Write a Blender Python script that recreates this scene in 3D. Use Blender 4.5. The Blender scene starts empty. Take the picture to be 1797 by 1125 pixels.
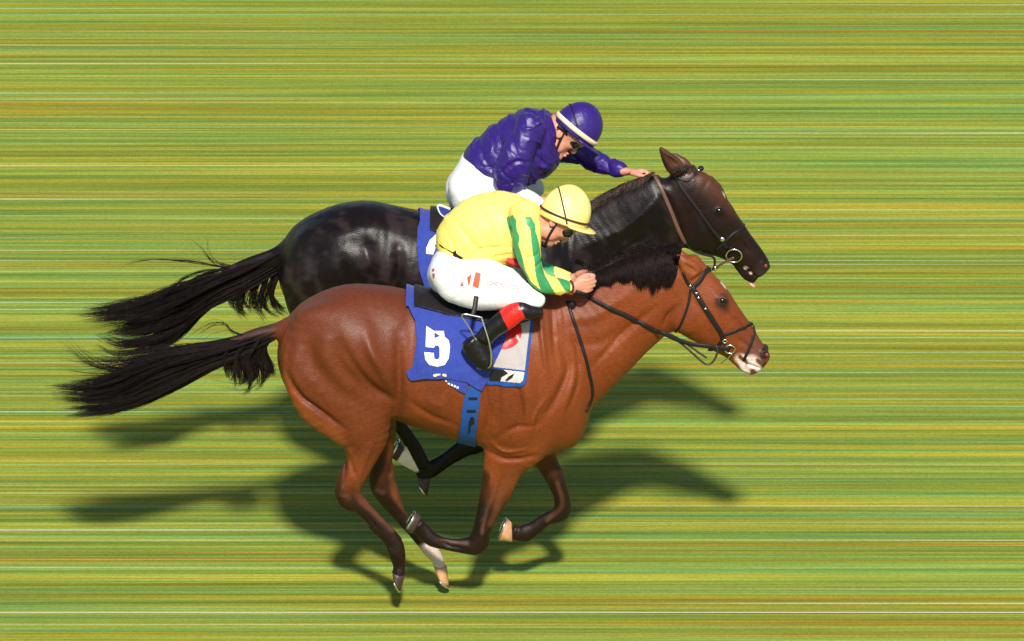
import bpy, math, random
import numpy as np
from mathutils import Vector, Matrix
random.seed(7); RNG = np.random.default_rng(7)
R = math.radians
scn = bpy.context.scene
# ------------------------------------------------------------------ camera
S = 350.0; DIST = 45.0; F = S * DIST; PITCH = R(23)
CA, SA = math.cos(PITCH), math.sin(PITCH); TA = SA / CA
TGT = np.array([0, 0, 1.572])
FWD = np.array([0, CA, -SA]); UP = np.array([0, SA, CA])
CAM = TGT - DIST * FWD
cd = bpy.data.cameras.new("camera"); cam = bpy.data.objects.new("camera", cd)
scn.collection.objects.link(cam); scn.camera = cam
cam.location = CAM; cam.rotation_euler = (math.pi / 2 - PITCH, 0, 0)
cd.sensor_width = 36; cd.lens = F * 36 / 1797; cd.clip_start = 1; cd.clip_end = 2000
# ------------------------------------------------------------------ sky, sun, exposure
SUNDIR = np.array([-0.065, 0.99, -1.0])                # travel direction of the light
sun_el = math.atan2(1.0, math.hypot(0.065, 0.99))
w = bpy.data.worlds.new("World"); scn.world = w; w.use_nodes = True
nt = w.node_tree; bg = nt.nodes["Background"]
sky = nt.nodes.new("ShaderNodeTexSky"); sky.sky_type = 'NISHITA'; sky.sun_disc = False
sky.sun_elevation = sun_el; sky.sun_rotation = math.atan2(0.065, -0.99)
nt.links.new(sky.outputs[0], bg.inputs[0]); bg.inputs[1].default_value = 0.095
sl = bpy.data.lights.new("sun", 'SUN'); sl.energy = 4.7; sl.angle = R(4.0); sl.color = (1, .95, .86)
so = bpy.data.objects.new("sun", sl); scn.collection.objects.link(so)
so.rotation_euler = Vector(SUNDIR).to_track_quat('-Z', 'Y').to_euler()
scn.view_settings.view_transform = 'Standard'; scn.view_settings.look = 'None'
scn.view_settings.exposure = 0.32; scn.view_settings.gamma = 1
# ------------------------------------------------------------------ picture <-> place
def at(px, py, Y):
    """point of the vertical plane y = Y that the photo shows at pixel px,py"""
    px = np.asarray(px, float); py = np.asarray(py, float); Y = np.asarray(Y, float)
    u = (px - 898.5) / F; v = -(py - 562.5) / F
    d = np.stack([u, FWD[1] + v * UP[1], FWD[2] + v * UP[2]], -1)
    t = (Y - CAM[1]) / d[..., 1]
    return CAM + t[..., None] * d
def spline(pts, n):
    """Catmull-Rom through pts, n samples evenly along the length"""
    P = np.asarray(pts, float)
    if len(P) == 2:
        return P[0] + np.linspace(0, 1, n)[:, None] * (P[1] - P[0])
    Q = np.vstack([2 * P[0] - P[1], P, 2 * P[-1] - P[-2]]); out = []
    for i in range(len(P) - 1):
        a, b, c, d = Q[i:i + 4]
        t = np.linspace(0, 1, 12, endpoint=False)[:, None]
        out.append(.5 * (2 * b + (c - a) * t + (2 * a - 5 * b + 4 * c - d) * t**2 + (3 * b - a - 3 * c + d) * t**3))
    D = np.vstack(out + [P[-1:]])
    L = np.r_[0, np.cumsum(np.linalg.norm(np.diff(D, axis=0), axis=1))]
    s = np.linspace(0, L[-1], n)
    return np.stack([np.interp(s, L, D[:, k]) for k in range(D.shape[1])], 1)
# ------------------------------------------------------------------ objects
def link(o): scn.collection.objects.link(o); return o
def tag(o, label=None, cat=None, group=None, kind=None):
    for k, v in (('label', label), ('category', cat), ('group', group), ('kind', kind)):
        if v: o[k] = v
    return o
def empty(name, loc, label, cat, group=None):
    o = link(bpy.data.objects.new(name, None)); o.location = loc; o.empty_display_size = .1
    return tag(o, label, cat, group)
def origin(o):
    v = Vector((0, 0, 0))
    while o is not None: v += o.location; o = o.parent
    return np.array(v)
def mesh_obj(name, V, Fc, mat, parent=None, loc=None, cols=None, smooth=True):
    V = np.asarray(V, float)
    if parent is not None: V = V - origin(parent)
    elif loc is not None: V = V - np.asarray(loc)
    me = bpy.data.meshes.new(name)
    Fa = np.asarray(Fc) if not isinstance(Fc, np.ndarray) and len(set(map(len, Fc))) == 1 else Fc
    if isinstance(Fa, np.ndarray):
        k = Fa.shape[1]
        me.vertices.add(len(V)); me.vertices.foreach_set('co', V.astype(np.float32).ravel())
        me.loops.add(Fa.size); me.loops.foreach_set('vertex_index', Fa.astype(np.int32).ravel())
        me.polygons.add(len(Fa)); me.polygons.foreach_set('loop_start', np.arange(0, Fa.size, k, dtype=np.int32))
        me.update(calc_edges=True)
    else:
        me.from_pydata(V.tolist(), [], [list(map(int, f)) for f in Fc]); me.update()
    me.polygons.foreach_set('use_smooth', np.full(len(me.polygons), smooth))
    if cols is not None:
        a = me.color_attributes.new('coat', 'FLOAT_COLOR', 'POINT')
        a.data.foreach_set('color', np.c_[cols, np.ones(len(cols))].astype(np.float32).ravel())
    me.materials.append(mat)
    o = link(bpy.data.objects.new(name, me))
    if parent is not None: o.parent = parent
    elif loc is not None: o.location = loc
    return o
def material(name, col, rough=.5, metal=0, attr=False, noise=None, bump=None, spec=.5, sheen=0, coat=0, aniso=None):
    """noise=(scale, colour2, contrast) mottles the colour, bump=(scale, height) grains the surface"""
    m = bpy.data.materials.new(name); m.use_nodes = True; t = m.node_tree
    p = t.nodes['Principled BSDF']
    p.inputs['Base Color'].default_value = (*col, 1); p.inputs['Roughness'].default_value = rough
    p.inputs['Metallic'].default_value = metal; p.inputs['Specular IOR Level'].default_value = spec
    p.inputs['Sheen Weight'].default_value = sheen; p.inputs['Coat Weight'].default_value = coat
    tc = t.nodes.new('ShaderNodeTexCoord'); src = None
    vec = tc.outputs['Object']
    if aniso:
        mp = t.nodes.new('ShaderNodeMapping'); mp.inputs['Scale'].default_value = aniso
        t.links.new(vec, mp.inputs['Vector']); vec = mp.outputs[0]
    if attr:
        a = t.nodes.new('ShaderNodeVertexColor'); a.layer_name = 'coat'; src = a.outputs[0]
    if noise:
        n = t.nodes.new('ShaderNodeTexNoise'); n.inputs['Scale'].default_value = noise[0]; n.inputs['Detail'].default_value = 6
        n.inputs['Roughness'].default_value = .65
        t.links.new(vec, n.inputs['Vector'])
        mr = t.nodes.new('ShaderNodeMapRange'); c = noise[2]
        mr.inputs[1].default_value = .5 - .5 / c; mr.inputs[2].default_value = .5 + .5 / c
        t.links.new(n.outputs[0], mr.inputs[0])
        mx = t.nodes.new('ShaderNodeMix'); mx.data_type = 'RGBA'
        t.links.new(mr.outputs[0], mx.inputs[0])
        if src is not None:
            t.links.new(src, mx.inputs[6])
            mu = t.nodes.new('ShaderNodeMix'); mu.data_type = 'RGBA'; mu.blend_type = 'MULTIPLY'; mu.inputs[0].default_value = 1
            t.links.new(src, mu.inputs[6]); mu.inputs[7].default_value = (*noise[1], 1); mu.clamp_result = False
            t.links.new(mu.outputs[2], mx.inputs[7])
        else:
            mx.inputs[6].default_value = (*col, 1); mx.inputs[7].default_value = (*noise[1], 1)
        src = mx.outputs[2]
    if src is not None: t.links.new(src, p.inputs['Base Color'])
    if bump:
        n2 = t.nodes.new('ShaderNodeTexNoise'); n2.inputs['Scale'].default_value = bump[0]; n2.inputs['Detail'].default_value = 4
        t.links.new(vec, n2.inputs['Vector'])
        b = t.nodes.new('ShaderNodeBump'); b.inputs['Distance'].default_value = bump[1]; b.inputs['Strength'].default_value = 1
        t.links.new(n2.outputs[0], b.inputs['Height']); t.links.new(b.outputs[0], p.inputs['Normal'])
    return m
# ------------------------------------------------------------------ implicit surfaces
def sstep(a, b, x):
    t = np.clip((x - a) / (b - a), 0, 1); return t * t * (3 - 2 * t)
class Field:
    """distance field on a grid; tubes and blobs melt together, then it is meshed"""
    def __init__(s, lo, hi, h):
        s.lo = np.array(lo, float); s.h = h
        n = np.ceil((np.array(hi) - s.lo) / h).astype(int) + 1; s.n = n
        s.ax = [(s.lo[k] + h * np.arange(n[k])).astype(np.float32) for k in range(3)]
        s.D = np.full(n, .5, np.float32)
    def box(s, lo, hi):
        i0 = np.clip(np.floor((np.array(lo) - s.lo) / s.h).astype(int), 0, s.n - 1)
        i1 = np.clip(np.ceil((np.array(hi) - s.lo) / s.h).astype(int) + 1, 1, s.n)
        sl = tuple(slice(a, b) for a, b in zip(i0, i1))
        return sl, s.ax[0][sl[0]][:, None, None], s.ax[1][sl[1]][None, :, None], s.ax[2][sl[2]][None, None, :]
    def merge(s, sl, d, k, sub=False):
        a = s.D[sl]
        if sub:
            d = -d; hh = np.maximum(k - np.abs(a - d), 0) / k
            s.D[sl] = np.maximum(a, d) + hh * hh * k * .25
        else:
            hh = np.maximum(k - np.abs(a - d), 0) / k
            s.D[sl] = np.minimum(a, d) - hh * hh * k * .25
    def tube(s, c, m, H, W, k=.03, cap=(None, None), sub=False, nsub=4, pad=.07):
        c = np.asarray(c, float); m = np.asarray(m, float); H = np.asarray(H, float); W = np.asarray(W, float)
        n = (len(c) - 1) * nsub + 1
        A = np.c_[c, m, H, W]
        Q = np.vstack([2 * A[0] - A[1], A, 2 * A[-1] - A[-2]]); out = []
        for i in range(len(A) - 1):
            a, b, cc, d = Q[i:i + 4]; t = (np.arange(nsub) / nsub)[:, None]
            out.append(.5 * (2 * b + (cc - a) * t + (2 * a - 5 * b + 4 * cc - d) * t**2 + (3 * b - a - 3 * cc + d) * t**3))
        A = np.vstack(out + [A[-1:]]); c = A[:, :3]; m = A[:, 3:6]; H = np.maximum(A[:, 6], .003); W = np.maximum(A[:, 7], .003)
        rad = np.maximum(H, W)
        SL, X, Y, Z = s.box((c - rad[:, None]).min(0) - pad, (c + rad[:, None]).max(0) + pad)
        L = np.full(s.D[SL].shape, .5, np.float32)
        o = [q.start for q in SL]
        cap0 = cap[0] if cap[0] is not None else .9 * min(H[0], W[0]); cap1 = cap[1] if cap[1] is not None else .9 * min(H[-1], W[-1])
        cum = np.r_[0, np.cumsum(np.linalg.norm(np.diff(c, axis=0), axis=1))]
        for i in range(len(c) - 1):
            r = max(rad[i], rad[i + 1]) + pad
            sl, x, y, z = s.box(np.minimum(c[i], c[i + 1]) - r, np.maximum(c[i], c[i + 1]) + r)
            ls = tuple(slice(max(q.start - oo, 0), min(q.stop - oo, L.shape[j])) for j, (q, oo) in enumerate(zip(sl, o)))
            x, y, z = X[ls[0]], Y[:, ls[1]], Z[:, :, ls[2]]
            T = c[i + 1] - c[i]; ln = np.linalg.norm(T) + 1e-9; T = T / ln
            mm = m[i] + m[i + 1]; mm = mm - mm.dot(T) * T; mm /= np.linalg.norm(mm) + 1e-9; nn = np.cross(T, mm)
            dx, dy, dz = x - c[i][0], y - c[i][1], z - c[i][2]
            ta = dx * T[0] + dy * T[1] + dz * T[2]
            t = np.clip(ta / ln, 0, 1)
            e = np.abs(ta - t * ln)
            h_ = H[i] + (H[i + 1] - H[i]) * t; w_ = W[i] + (W[i + 1] - W[i]) * t
            u = dx * mm[0] + dy * mm[1] + dz * mm[2]; v = dx * nn[0] + dy * nn[1] + dz * nn[2]
            mn = np.minimum(h_, w_); er = np.where(ta < 0, np.minimum(mn, cum[i] + cap0), np.minimum(mn, cum[-1] - cum[i + 1] + cap1))
            uu, vv, ee = u / h_, v / w_, e / er
            k0 = np.sqrt(uu**2 + vv**2 + ee**2) + 1e-6; k1 = np.sqrt((uu / h_)**2 + (vv / w_)**2 + (ee / er)**2) + 1e-6
            d = np.where(k0 < .02, -np.minimum(h_, w_), k0 * (k0 - 1) / k1)
            L[ls] = np.minimum(L[ls], d)
        s.merge(SL, L, k, sub)
    def px(s, st, Y0=0, k=.03, cap=(None, None), mirror=False, grow=1.0, shift=(0, 0, 0), **kw):
        """stations (ax,ay, bx,by, halfwidth, dY): a and b are the two outline points of a section"""
        st = np.asarray(st, float)
        if st.shape[1] == 5: st = np.c_[st, np.zeros(len(st))]
        a = at(st[:, 0], st[:, 1], Y0 + st[:, 5]); b = at(st[:, 2], st[:, 3], Y0 + st[:, 5])
        c = (a + b) / 2; m = a - b; hw = np.linalg.norm(m, axis=1) / 2; m /= 2 * hw[:, None]
        W = st[:, 4] * grow
        H = np.sqrt(np.maximum(hw**2 - (st[:, 4] * TA * m[:, 2])**2, (.45 * hw)**2)) * grow
        if mirror: c = c.copy(); c[:, 1] = 2 * Y0 - c[:, 1]; c = c + np.array(shift)
        s.tube(c, m, H, W, k, cap, **kw)
    def blob(s, c, r, k=.03, rot=None, sub=False, pad=.07):
        """ellipsoid; rot = 3 rows of axes"""
        c = np.asarray(c, float); r = np.asarray(r, float); q = r.max() + pad
        sl, x, y, z = s.box(c - q, c + q); M = np.eye(3) if rot is None else np.asarray(rot)
        dx, dy, dz = x - c[0], y - c[1], z - c[2]
        U = [(dx * M[j][0] + dy * M[j][1] + dz * M[j][2]) / r[j] for j in range(3)]
        k0 = np.sqrt(U[0]**2 + U[1]**2 + U[2]**2) + 1e-6; k1 = np.sqrt((U[0] / r[0])**2 + (U[1] / r[1])**2 + (U[2] / r[2])**2) + 1e-6
        s.merge(sl, np.where(k0 < .02, -r.min(), k0 * (k0 - 1) / k1), k, sub)
    def stroke(s, pts, Y, wd, amp, yr=None):
        """sculpting stroke along pixel points taken at depth Y: amp>0 cuts a groove, <0 raises a ridge"""
        pts = spline(pts, 24); P = at(pts[:, 0], pts[:, 1], Y)
        lo = P.min(0) - 3 * wd; hi = P.max(0) + 3 * wd; lo[1], hi[1] = yr if yr else (-9, 9)
        sl, x, y, z = s.box(lo, hi)
        d = np.full((x.shape[0], z.shape[2]), 9., np.float32); x2 = x[:, 0, :]; z2 = z[0]
        f = np.zeros_like(d)
        for i in range(len(P) - 1):
            ax, az, bx, bz = P[i][0], P[i][2], P[i + 1][0], P[i + 1][2]
            l2 = (bx - ax)**2 + (bz - az)**2 + 1e-9
            t = np.clip(((x2 - ax) * (bx - ax) + (z2 - az) * (bz - az)) / l2, 0, 1)
            dd = np.hypot(x2 - ax - t * (bx - ax), z2 - az - t * (bz - az))
            q = dd < d; d = np.where(q, dd, d); f = np.where(q, (i + t) / (len(P) - 1), f)
        g = amp * np.exp(-(d / wd)**2) * np.sin(np.pi * np.clip(f, .03, .97))**.6
        s.D[sl] += g[:, None, :].astype(np.float32)
    def fold(s, fn): s.D += fn(s.ax[0][:, None, None], s.ax[1][None, :, None], s.ax[2][None, None, :]).astype(np.float32)
    def poly2d(s, P):
        """signed distance to an x,z polygon on the grid (negative inside)"""
        x = s.ax[0][:, None]; z = s.ax[2][None, :]; d = np.full((s.n[0], s.n[2]), 1e9, np.float32); ins = np.zeros(d.shape, bool)
        for i in range(len(P)):
            a = P[i]; b = P[(i + 1) % len(P)]; e = b - a
            t = np.clip(((x - a[0]) * e[0] + (z - a[1]) * e[1]) / (e @ e + 1e-12), 0, 1)
            d = np.minimum(d, np.hypot(x - a[0] - t * e[0], z - a[1] - t * e[1]))
            if a[1] != b[1]:
                ins ^= ((a[1] > z) != (b[1] > z)) & (x < (b[0] - a[0]) * (z - a[1]) / (b[1] - a[1]) + a[0])
        return np.where(ins, -d, d)
    def sample(s, P):
        q = (np.asarray(P) - s.lo) / s.h; q = np.clip(q, 0, s.n - 1.001); i = q.astype(int); f = q - i; r = 0
        for a in (0, 1):
            for b in (0, 1):
                for c in (0, 1):
                    wgt = (f[..., 0] if a else 1 - f[..., 0]) * (f[..., 1] if b else 1 - f[..., 1]) * (f[..., 2] if c else 1 - f[..., 2])
                    r = r + wgt * s.D[i[..., 0] + a, i[..., 1] + b, i[..., 2] + c]
        return r
    def grad(s, P):
        e = s.h * 1.5; g = np.stack([s.sample(P + np.eye(3)[k] * e) - s.sample(P - np.eye(3)[k] * e) for k in range(3)], -1)
        return g / (np.linalg.norm(g, axis=-1, keepdims=True) + 1e-9)
    def cast(s, px, py, iso=0., n=None):
        """first surface point under each pixel and its normal"""
        px = np.atleast_1d(np.asarray(px, float)); py = np.atleast_1d(np.asarray(py, float))
        a = at(px, py, s.ax[1][0]); b = at(px, py, s.ax[1][-1])
        n = n or max(160, int((s.n[1] - 1) * 1.6)); t = np.linspace(0, 1, n); P = a[:, None] + t[None, :, None] * (b - a)[:, None]
        v = s.sample(P) - iso; hit = v < 0
        i = np.where(hit.any(1), np.maximum(hit.argmax(1), 1), np.maximum(v.argmin(1), 1)); r = np.arange(len(px))
        v0, v1 = v[r, i - 1], v[r, i]; f = np.where(hit.any(1), np.clip(v0 / (v0 - v1 + 1e-9), 0, 1), 1.)
        Q = P[r, i - 1] + f[:, None] * (P[r, i] - P[r, i - 1])
        return Q, s.grad(Q)
    def mesh(s, D=None, smooth=2):
        D = s.D if D is None else D; h = s.h; sg = D < 0
        cs = [sl for sl in (slice(None, -1), slice(1, None))]
        cnt = sum(sg[cs[a], cs[b], cs[c]].astype(np.int8) for a in (0, 1) for b in (0, 1) for c in (0, 1))
        C = np.argwhere((cnt > 0) & (cnt < 8)); del cnt
        vid = np.full(np.array(D.shape) - 1, -1, np.int32); vid[C[:, 0], C[:, 1], C[:, 2]] = np.arange(len(C))
        pos = np.zeros((len(C), 3)); num = np.zeros(len(C))
        cr = [(a, b, c) for a in (0, 1) for b in (0, 1) for c in (0, 1)]
        val = {q: D[C[:, 0] + q[0], C[:, 1] + q[1], C[:, 2] + q[2]] for q in cr}
        for q in cr:
            for k in range(3):
                if q[k] == 0:
                    p = list(q); p[k] = 1; p = tuple(p); va, vb = val[q], val[p]; x = (va < 0) != (vb < 0)
                    t = va[x] / (va[x] - vb[x]); v = np.tile(np.array(q, float), (x.sum(), 1)); v[:, k] = t
                    pos[x] += v; num[x] += 1
        V = (C + pos / num[:, None]) * h + s.lo
        Q = []
        for k in range(3):
            a = [slice(None)] * 3; b = [slice(None)] * 3; a[k] = slice(None, -1); b[k] = slice(1, None)
            E = np.argwhere(sg[tuple(a)] != sg[tuple(b)]); inside = sg[E[:, 0], E[:, 1], E[:, 2]]
            j, l = (k + 1) % 3, (k + 2) % 3
            ok = (E[:, j] > 0) & (E[:, l] > 0) & (E[:, j] < D.shape[j] - 1) & (E[:, l] < D.shape[l] - 1); E = E[ok]; inside = inside[ok]
            def g(dj, dl):
                e = E.copy(); e[:, j] += dj; e[:, l] += dl; return vid[e[:, 0], e[:, 1], e[:, 2]]
            q = np.stack([g(-1, -1), g(0, -1), g(0, 0), g(-1, 0)], 1)
            q[~inside] = q[~inside][:, ::-1]; Q.append(q)
        Q = np.vstack(Q); Q = Q[(Q >= 0).all(1)]
        A = np.r_[Q[:, 0], Q[:, 1], Q[:, 2], Q[:, 3]]; B = np.r_[Q[:, 1], Q[:, 2], Q[:, 3], Q[:, 0]]
        I = np.r_[A, B]; J = np.r_[B, A]; deg = np.bincount(I, minlength=len(V))
        for it in range(smooth):
            f = .5 if it % 2 == 0 else .35
            M = np.stack([np.bincount(I, V[J, k], minlength=len(V)) for k in range(3)], 1) / np.maximum(deg, 1)[:, None]
            V = V + f * (M - V)
        return V, Q
# ------------------------------------------------------------------ straps, cords, hair
def ring_mesh(P, A, B, prof, closed=False):
    """sweep profile (a,b offsets) along P with side vectors A,B"""
    n, k = len(P), len(prof); V = np.concatenate([P[:, None] + A[:, None] * prof[None, :, :1] + B[:, None] * prof[None, :, 1:]], 1).reshape(-1, 3)
    Fc = []
    for i in range(n if closed else n - 1):
        i2 = (i + 1) % n
        for j in range(k): Fc.append((i * k + j, i * k + (j + 1) % k, i2 * k + (j + 1) % k, i2 * k + j))
    if not closed: Fc += [tuple(range(k))[::-1], tuple((n - 1) * k + j for j in range(k))]
    return V, Fc
def join(*parts):
    V, Fc, o = [], [], 0
    for v, f in parts: V.append(np.asarray(v)); Fc += [tuple(int(i) + o for i in q) for q in f]; o += len(v)
    return np.vstack(V), Fc
def flip(v, f, Y0): v = np.array(v); v[:, 1] = 2 * Y0 - v[:, 1]; return v, [tuple(q)[::-1] for q in f]
def strap(fld, pts, width, thick=.004, off=.0005, n=None, both=None, closed=False):
    """leather strap lying on the surface of fld under the pixel points"""
    pts = np.asarray(pts, float); L = np.hypot(*np.diff(pts, axis=0).T).sum()
    q = spline(pts, n or max(6, int(L / 4))); P, N = fld.cast(q[:, 0], q[:, 1])
    for _ in range(2):
        P[1:-1] = .5 * P[1:-1] + .25 * (P[:-2] + P[2:]); N[1:-1] = .5 * N[1:-1] + .25 * (N[:-2] + N[2:])
    N /= np.linalg.norm(N, axis=1)[:, None] + 1e-9
    T = np.gradient(P, axis=0); T /= np.linalg.norm(T, axis=1)[:, None] + 1e-9
    B = np.cross(N, T); B /= np.linalg.norm(B, axis=1)[:, None] + 1e-9
    h = width / 2
    prof = np.array([(-h, off), (-h, off + thick * .6), (-h * .7, off + thick), (h * .7, off + thick), (h, off + thick * .6), (h, off)])
    V, Fc = ring_mesh(P, B, N, prof)
    return V, Fc
def cord(P, r, k=6, closed=False, flat=1.0, n=None, up=(0, 1, 0)):
    P = np.asarray(P, float)
    if n: P = spline(np.vstack([P, P[:1]]) if closed else P, n)
    if closed and n: P = P[:-1]
    T = np.gradient(P, axis=0) if not closed else np.roll(P, -1, 0) - np.roll(P, 1, 0)
    T /= np.linalg.norm(T, axis=1)[:, None] + 1e-9
    A = np.cross(T, np.array(up)); b = np.linalg.norm(A, axis=1) < .05; A[b] = np.cross(T[b], (1, 0, 0)); A /= np.linalg.norm(A, axis=1)[:, None]
    B = np.cross(A, T)
    r = np.broadcast_to(np.asarray(r, float), (len(P),)); a = np.arange(k) * 2 * np.pi / k
    V = (P[:, None] + r[:, None, None] * (A[:, None] * np.cos(a)[None, :, None] + B[:, None] * flat * np.sin(a)[None, :, None])).reshape(-1, 3)
    _, Fc = ring_mesh(P, A, B, np.zeros((k, 2)), closed); return V, [tuple(f)[::-1] for f in Fc]
def hair(P, r):
    """P (strands, points, 3) -> tapering three-sided strands"""
    n, k, _ = P.shape
    T = np.gradient(P, axis=1); T /= np.linalg.norm(T, axis=2, keepdims=True) + 1e-9
    A = np.cross(T, np.array([.3, .9, .3])); A /= np.linalg.norm(A, axis=2, keepdims=True) + 1e-9; B = np.cross(T, A)
    tp = np.interp(np.linspace(0, 1, k), [0, .15, .7, 1], [.8, 1, .85, .15]); rr = np.asarray(r).reshape(-1, 1) * tp
    V = np.stack([P + rr[..., None] * (A * math.cos(q) + B * math.sin(q)) for q in (0, 2.094, 4.189)], 2)
    idx = np.arange(n * k * 3).reshape(n, k, 3); Q = []
    for j in range(3):
        j2 = (j + 1) % 3
        Q.append(np.stack([idx[:, :-1, j], idx[:, :-1, j2], idx[:, 1:, j2], idx[:, 1:, j]], -1).reshape(-1, 4))
    return V.reshape(-1, 3), np.vstack(Q)
def patch(fld, conts, off=.003, iso=0., step=.7):
    """flat mark with the outline(s) conts (pixels, even-odd) laid on the surface"""
    ys = np.concatenate([np.asarray(c)[:, 1] for c in conts]); rows = np.arange(ys.min() + .01, ys.max(), step); quads = []; pts = []
    def runs(y):
        xs = []
        for c in conts:
            c = np.asarray(c, float); d = np.roll(c, -1, 0)
            for a, b in zip(c, d):
                if (a[1] > y) != (b[1] > y): xs.append(a[0] + (y - a[1]) / (b[1] - a[1]) * (b[0] - a[0]))
        xs.sort(); return list(zip(xs[::2], xs[1::2]))
    for y in rows:
        for x0, x1 in runs(y):
            m = max(2, int((x1 - x0) / 3) + 1)
            xs = np.linspace(x0, x1, m)
            for i in range(m - 1):
                o = len(pts); pts += [(xs[i], y + step * .52), (xs[i + 1], y + step * .52), (xs[i + 1], y - step * .52), (xs[i], y - step * .52)]; quads.append((o, o + 1, o + 2, o + 3))
    pts = np.array(pts); P, N = fld.cast(pts[:, 0], pts[:, 1], iso); N[:] = N.mean(0); N /= np.linalg.norm(N, axis=1)[:, None]; return P + N * off, quads
def wav(seed, n, f0, f1):
    """cheap smooth random field made of sines"""
    g = np.random.default_rng(seed); K = g.normal(size=(n, 3)); K /= np.linalg.norm(K, axis=1)[:, None]; K *= g.uniform(f0, f1, n)[:, None]; ph = g.uniform(0, 6.28, n)
    return lambda x, y, z: sum(np.sin(k[0] * x + k[1] * y + k[2] * z + p) for k, p in zip(K, ph)) / math.sqrt(n)
# ------------------------------------------------------------------ turf
def turf_material():
    m = bpy.data.materials.new('turf'); m.use_nodes = True; t = m.node_tree; p = t.nodes['Principled BSDF']
    p.inputs['Roughness'].default_value = .9; p.inputs['Specular IOR Level'].default_value = .1
    tc = t.nodes.new('ShaderNodeTexCoord')
    def rows(sy, sx, detail, rough, seed):
        mp = t.nodes.new('ShaderNodeMapping'); mp.inputs['Scale'].default_value = (sx, sy, 0); mp.inputs['Location'].default_value = (seed, seed * 1.7, seed)
        t.links.new(tc.outputs['Object'], mp.inputs[0])
        n = t.nodes.new('ShaderNodeTexNoise'); n.inputs['Scale'].default_value = 1; n.inputs['Detail'].default_value = detail; n.inputs['Roughness'].default_value = rough
        t.links.new(mp.outputs[0], n.inputs['Vector']); return n.outputs[0]
    def ramp(src, stops):
        r = t.nodes.new('ShaderNodeValToRGB'); t.links.new(src, r.inputs[0]); e = r.color_ramp.elements
        while len(e) < len(stops): e.new(.5)
        for q, (pos, c) in zip(e, stops): q.position = pos; q.color = (*c, 1)
        return r.outputs[0]
    def mix(a, b, f, mode='MIX'):
        x = t.nodes.new('ShaderNodeMix'); x.data_type = 'RGBA'; x.blend_type = mode
        if isinstance(f, float): x.inputs[0].default_value = f
        else: t.links.new(f, x.inputs[0])
        t.links.new(a, x.inputs[6]); t.links.new(b, x.inputs[7]); return x.outputs[2]
    hue = ramp(rows(13, .10, 5, .72, 3.1), [(.29, (.075, .205, .070)), (.39, (.128, .228, .042)), (.49, (.182, .228, .026)), (.58, (.238, .218, .018)), (.70, (.315, .185, .017))])
    val = ramp(rows(22, .16, 5, .78, 9.3), [(.28, (.42, .46, .46)), (.5, (1, 1, 1)), (.70, (1.66, 1.58, 2.1))])
    c = mix(hue, val, 1.0, 'MULTIPLY')
    c = mix(c, ramp(rows(2.6, .05, 3, .6, 31.0), [(.3, (.82, .84, .86)), (.7, (1.26, 1.22, 1.16))]), 1.0, 'MULTIPLY')
    pale = ramp(rows(30, .07, 3, .6, 21.0), [(.60, (0, 0, 0)), (.70, (1, 1, 1))])
    rgb = t.nodes.new('ShaderNodeRGB'); rgb.outputs[0].default_value = (.40, .50, .27, 1)
    bw = t.nodes.new('ShaderNodeRGBToBW'); t.links.new(pale, bw.inputs[0])
    c = mix(c, rgb.outputs[0], bw.outputs[0])
    c = mix(c, ramp(rows(44, .9, 3, .6, 14.0), [(.3, (.86, .89, .86)), (.7, (1.15, 1.11, 1.2))]), 1.0, 'MULTIPLY')
    grain = ramp(rows(110, 75, 3, .75, 5.5), [(.3, (.76, .78, .76)), (.7, (1.24, 1.22, 1.26))])
    c = mix(c, grain, 1.0, 'MULTIPLY')
    t.links.new(c, p.inputs['Base Color'])
    return m
g = 400.0
turf = mesh_obj('turf', [(-g, -60, 0), (g, -60, 0), (g, g, 0), (-g, g, 0)], [(0, 1, 2, 3)], turf_material(), smooth=False)
tag(turf, 'sunlit yellow green racecourse turf running in fine level streaks under the horses', 'turf', kind='structure')
cl = at([0, 1797], [1077, 1077], 0); ly = float((lambda d: CAM[1] + d[1] * (-CAM[2] / d[2]))(at(898, 1076.5, 0) - CAM))
chalk = mesh_obj('chalk_line', [(-60, ly, .004), (60, ly, .004), (60, ly + .009, .004), (-60, ly + .009, .004)], [(0, 1, 2, 3)], material('chalk', (.62, .60, .45), .9), smooth=False)
tag(chalk, 'thin pale line along the turf in front of the horses', 'line', kind='structure')
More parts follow.
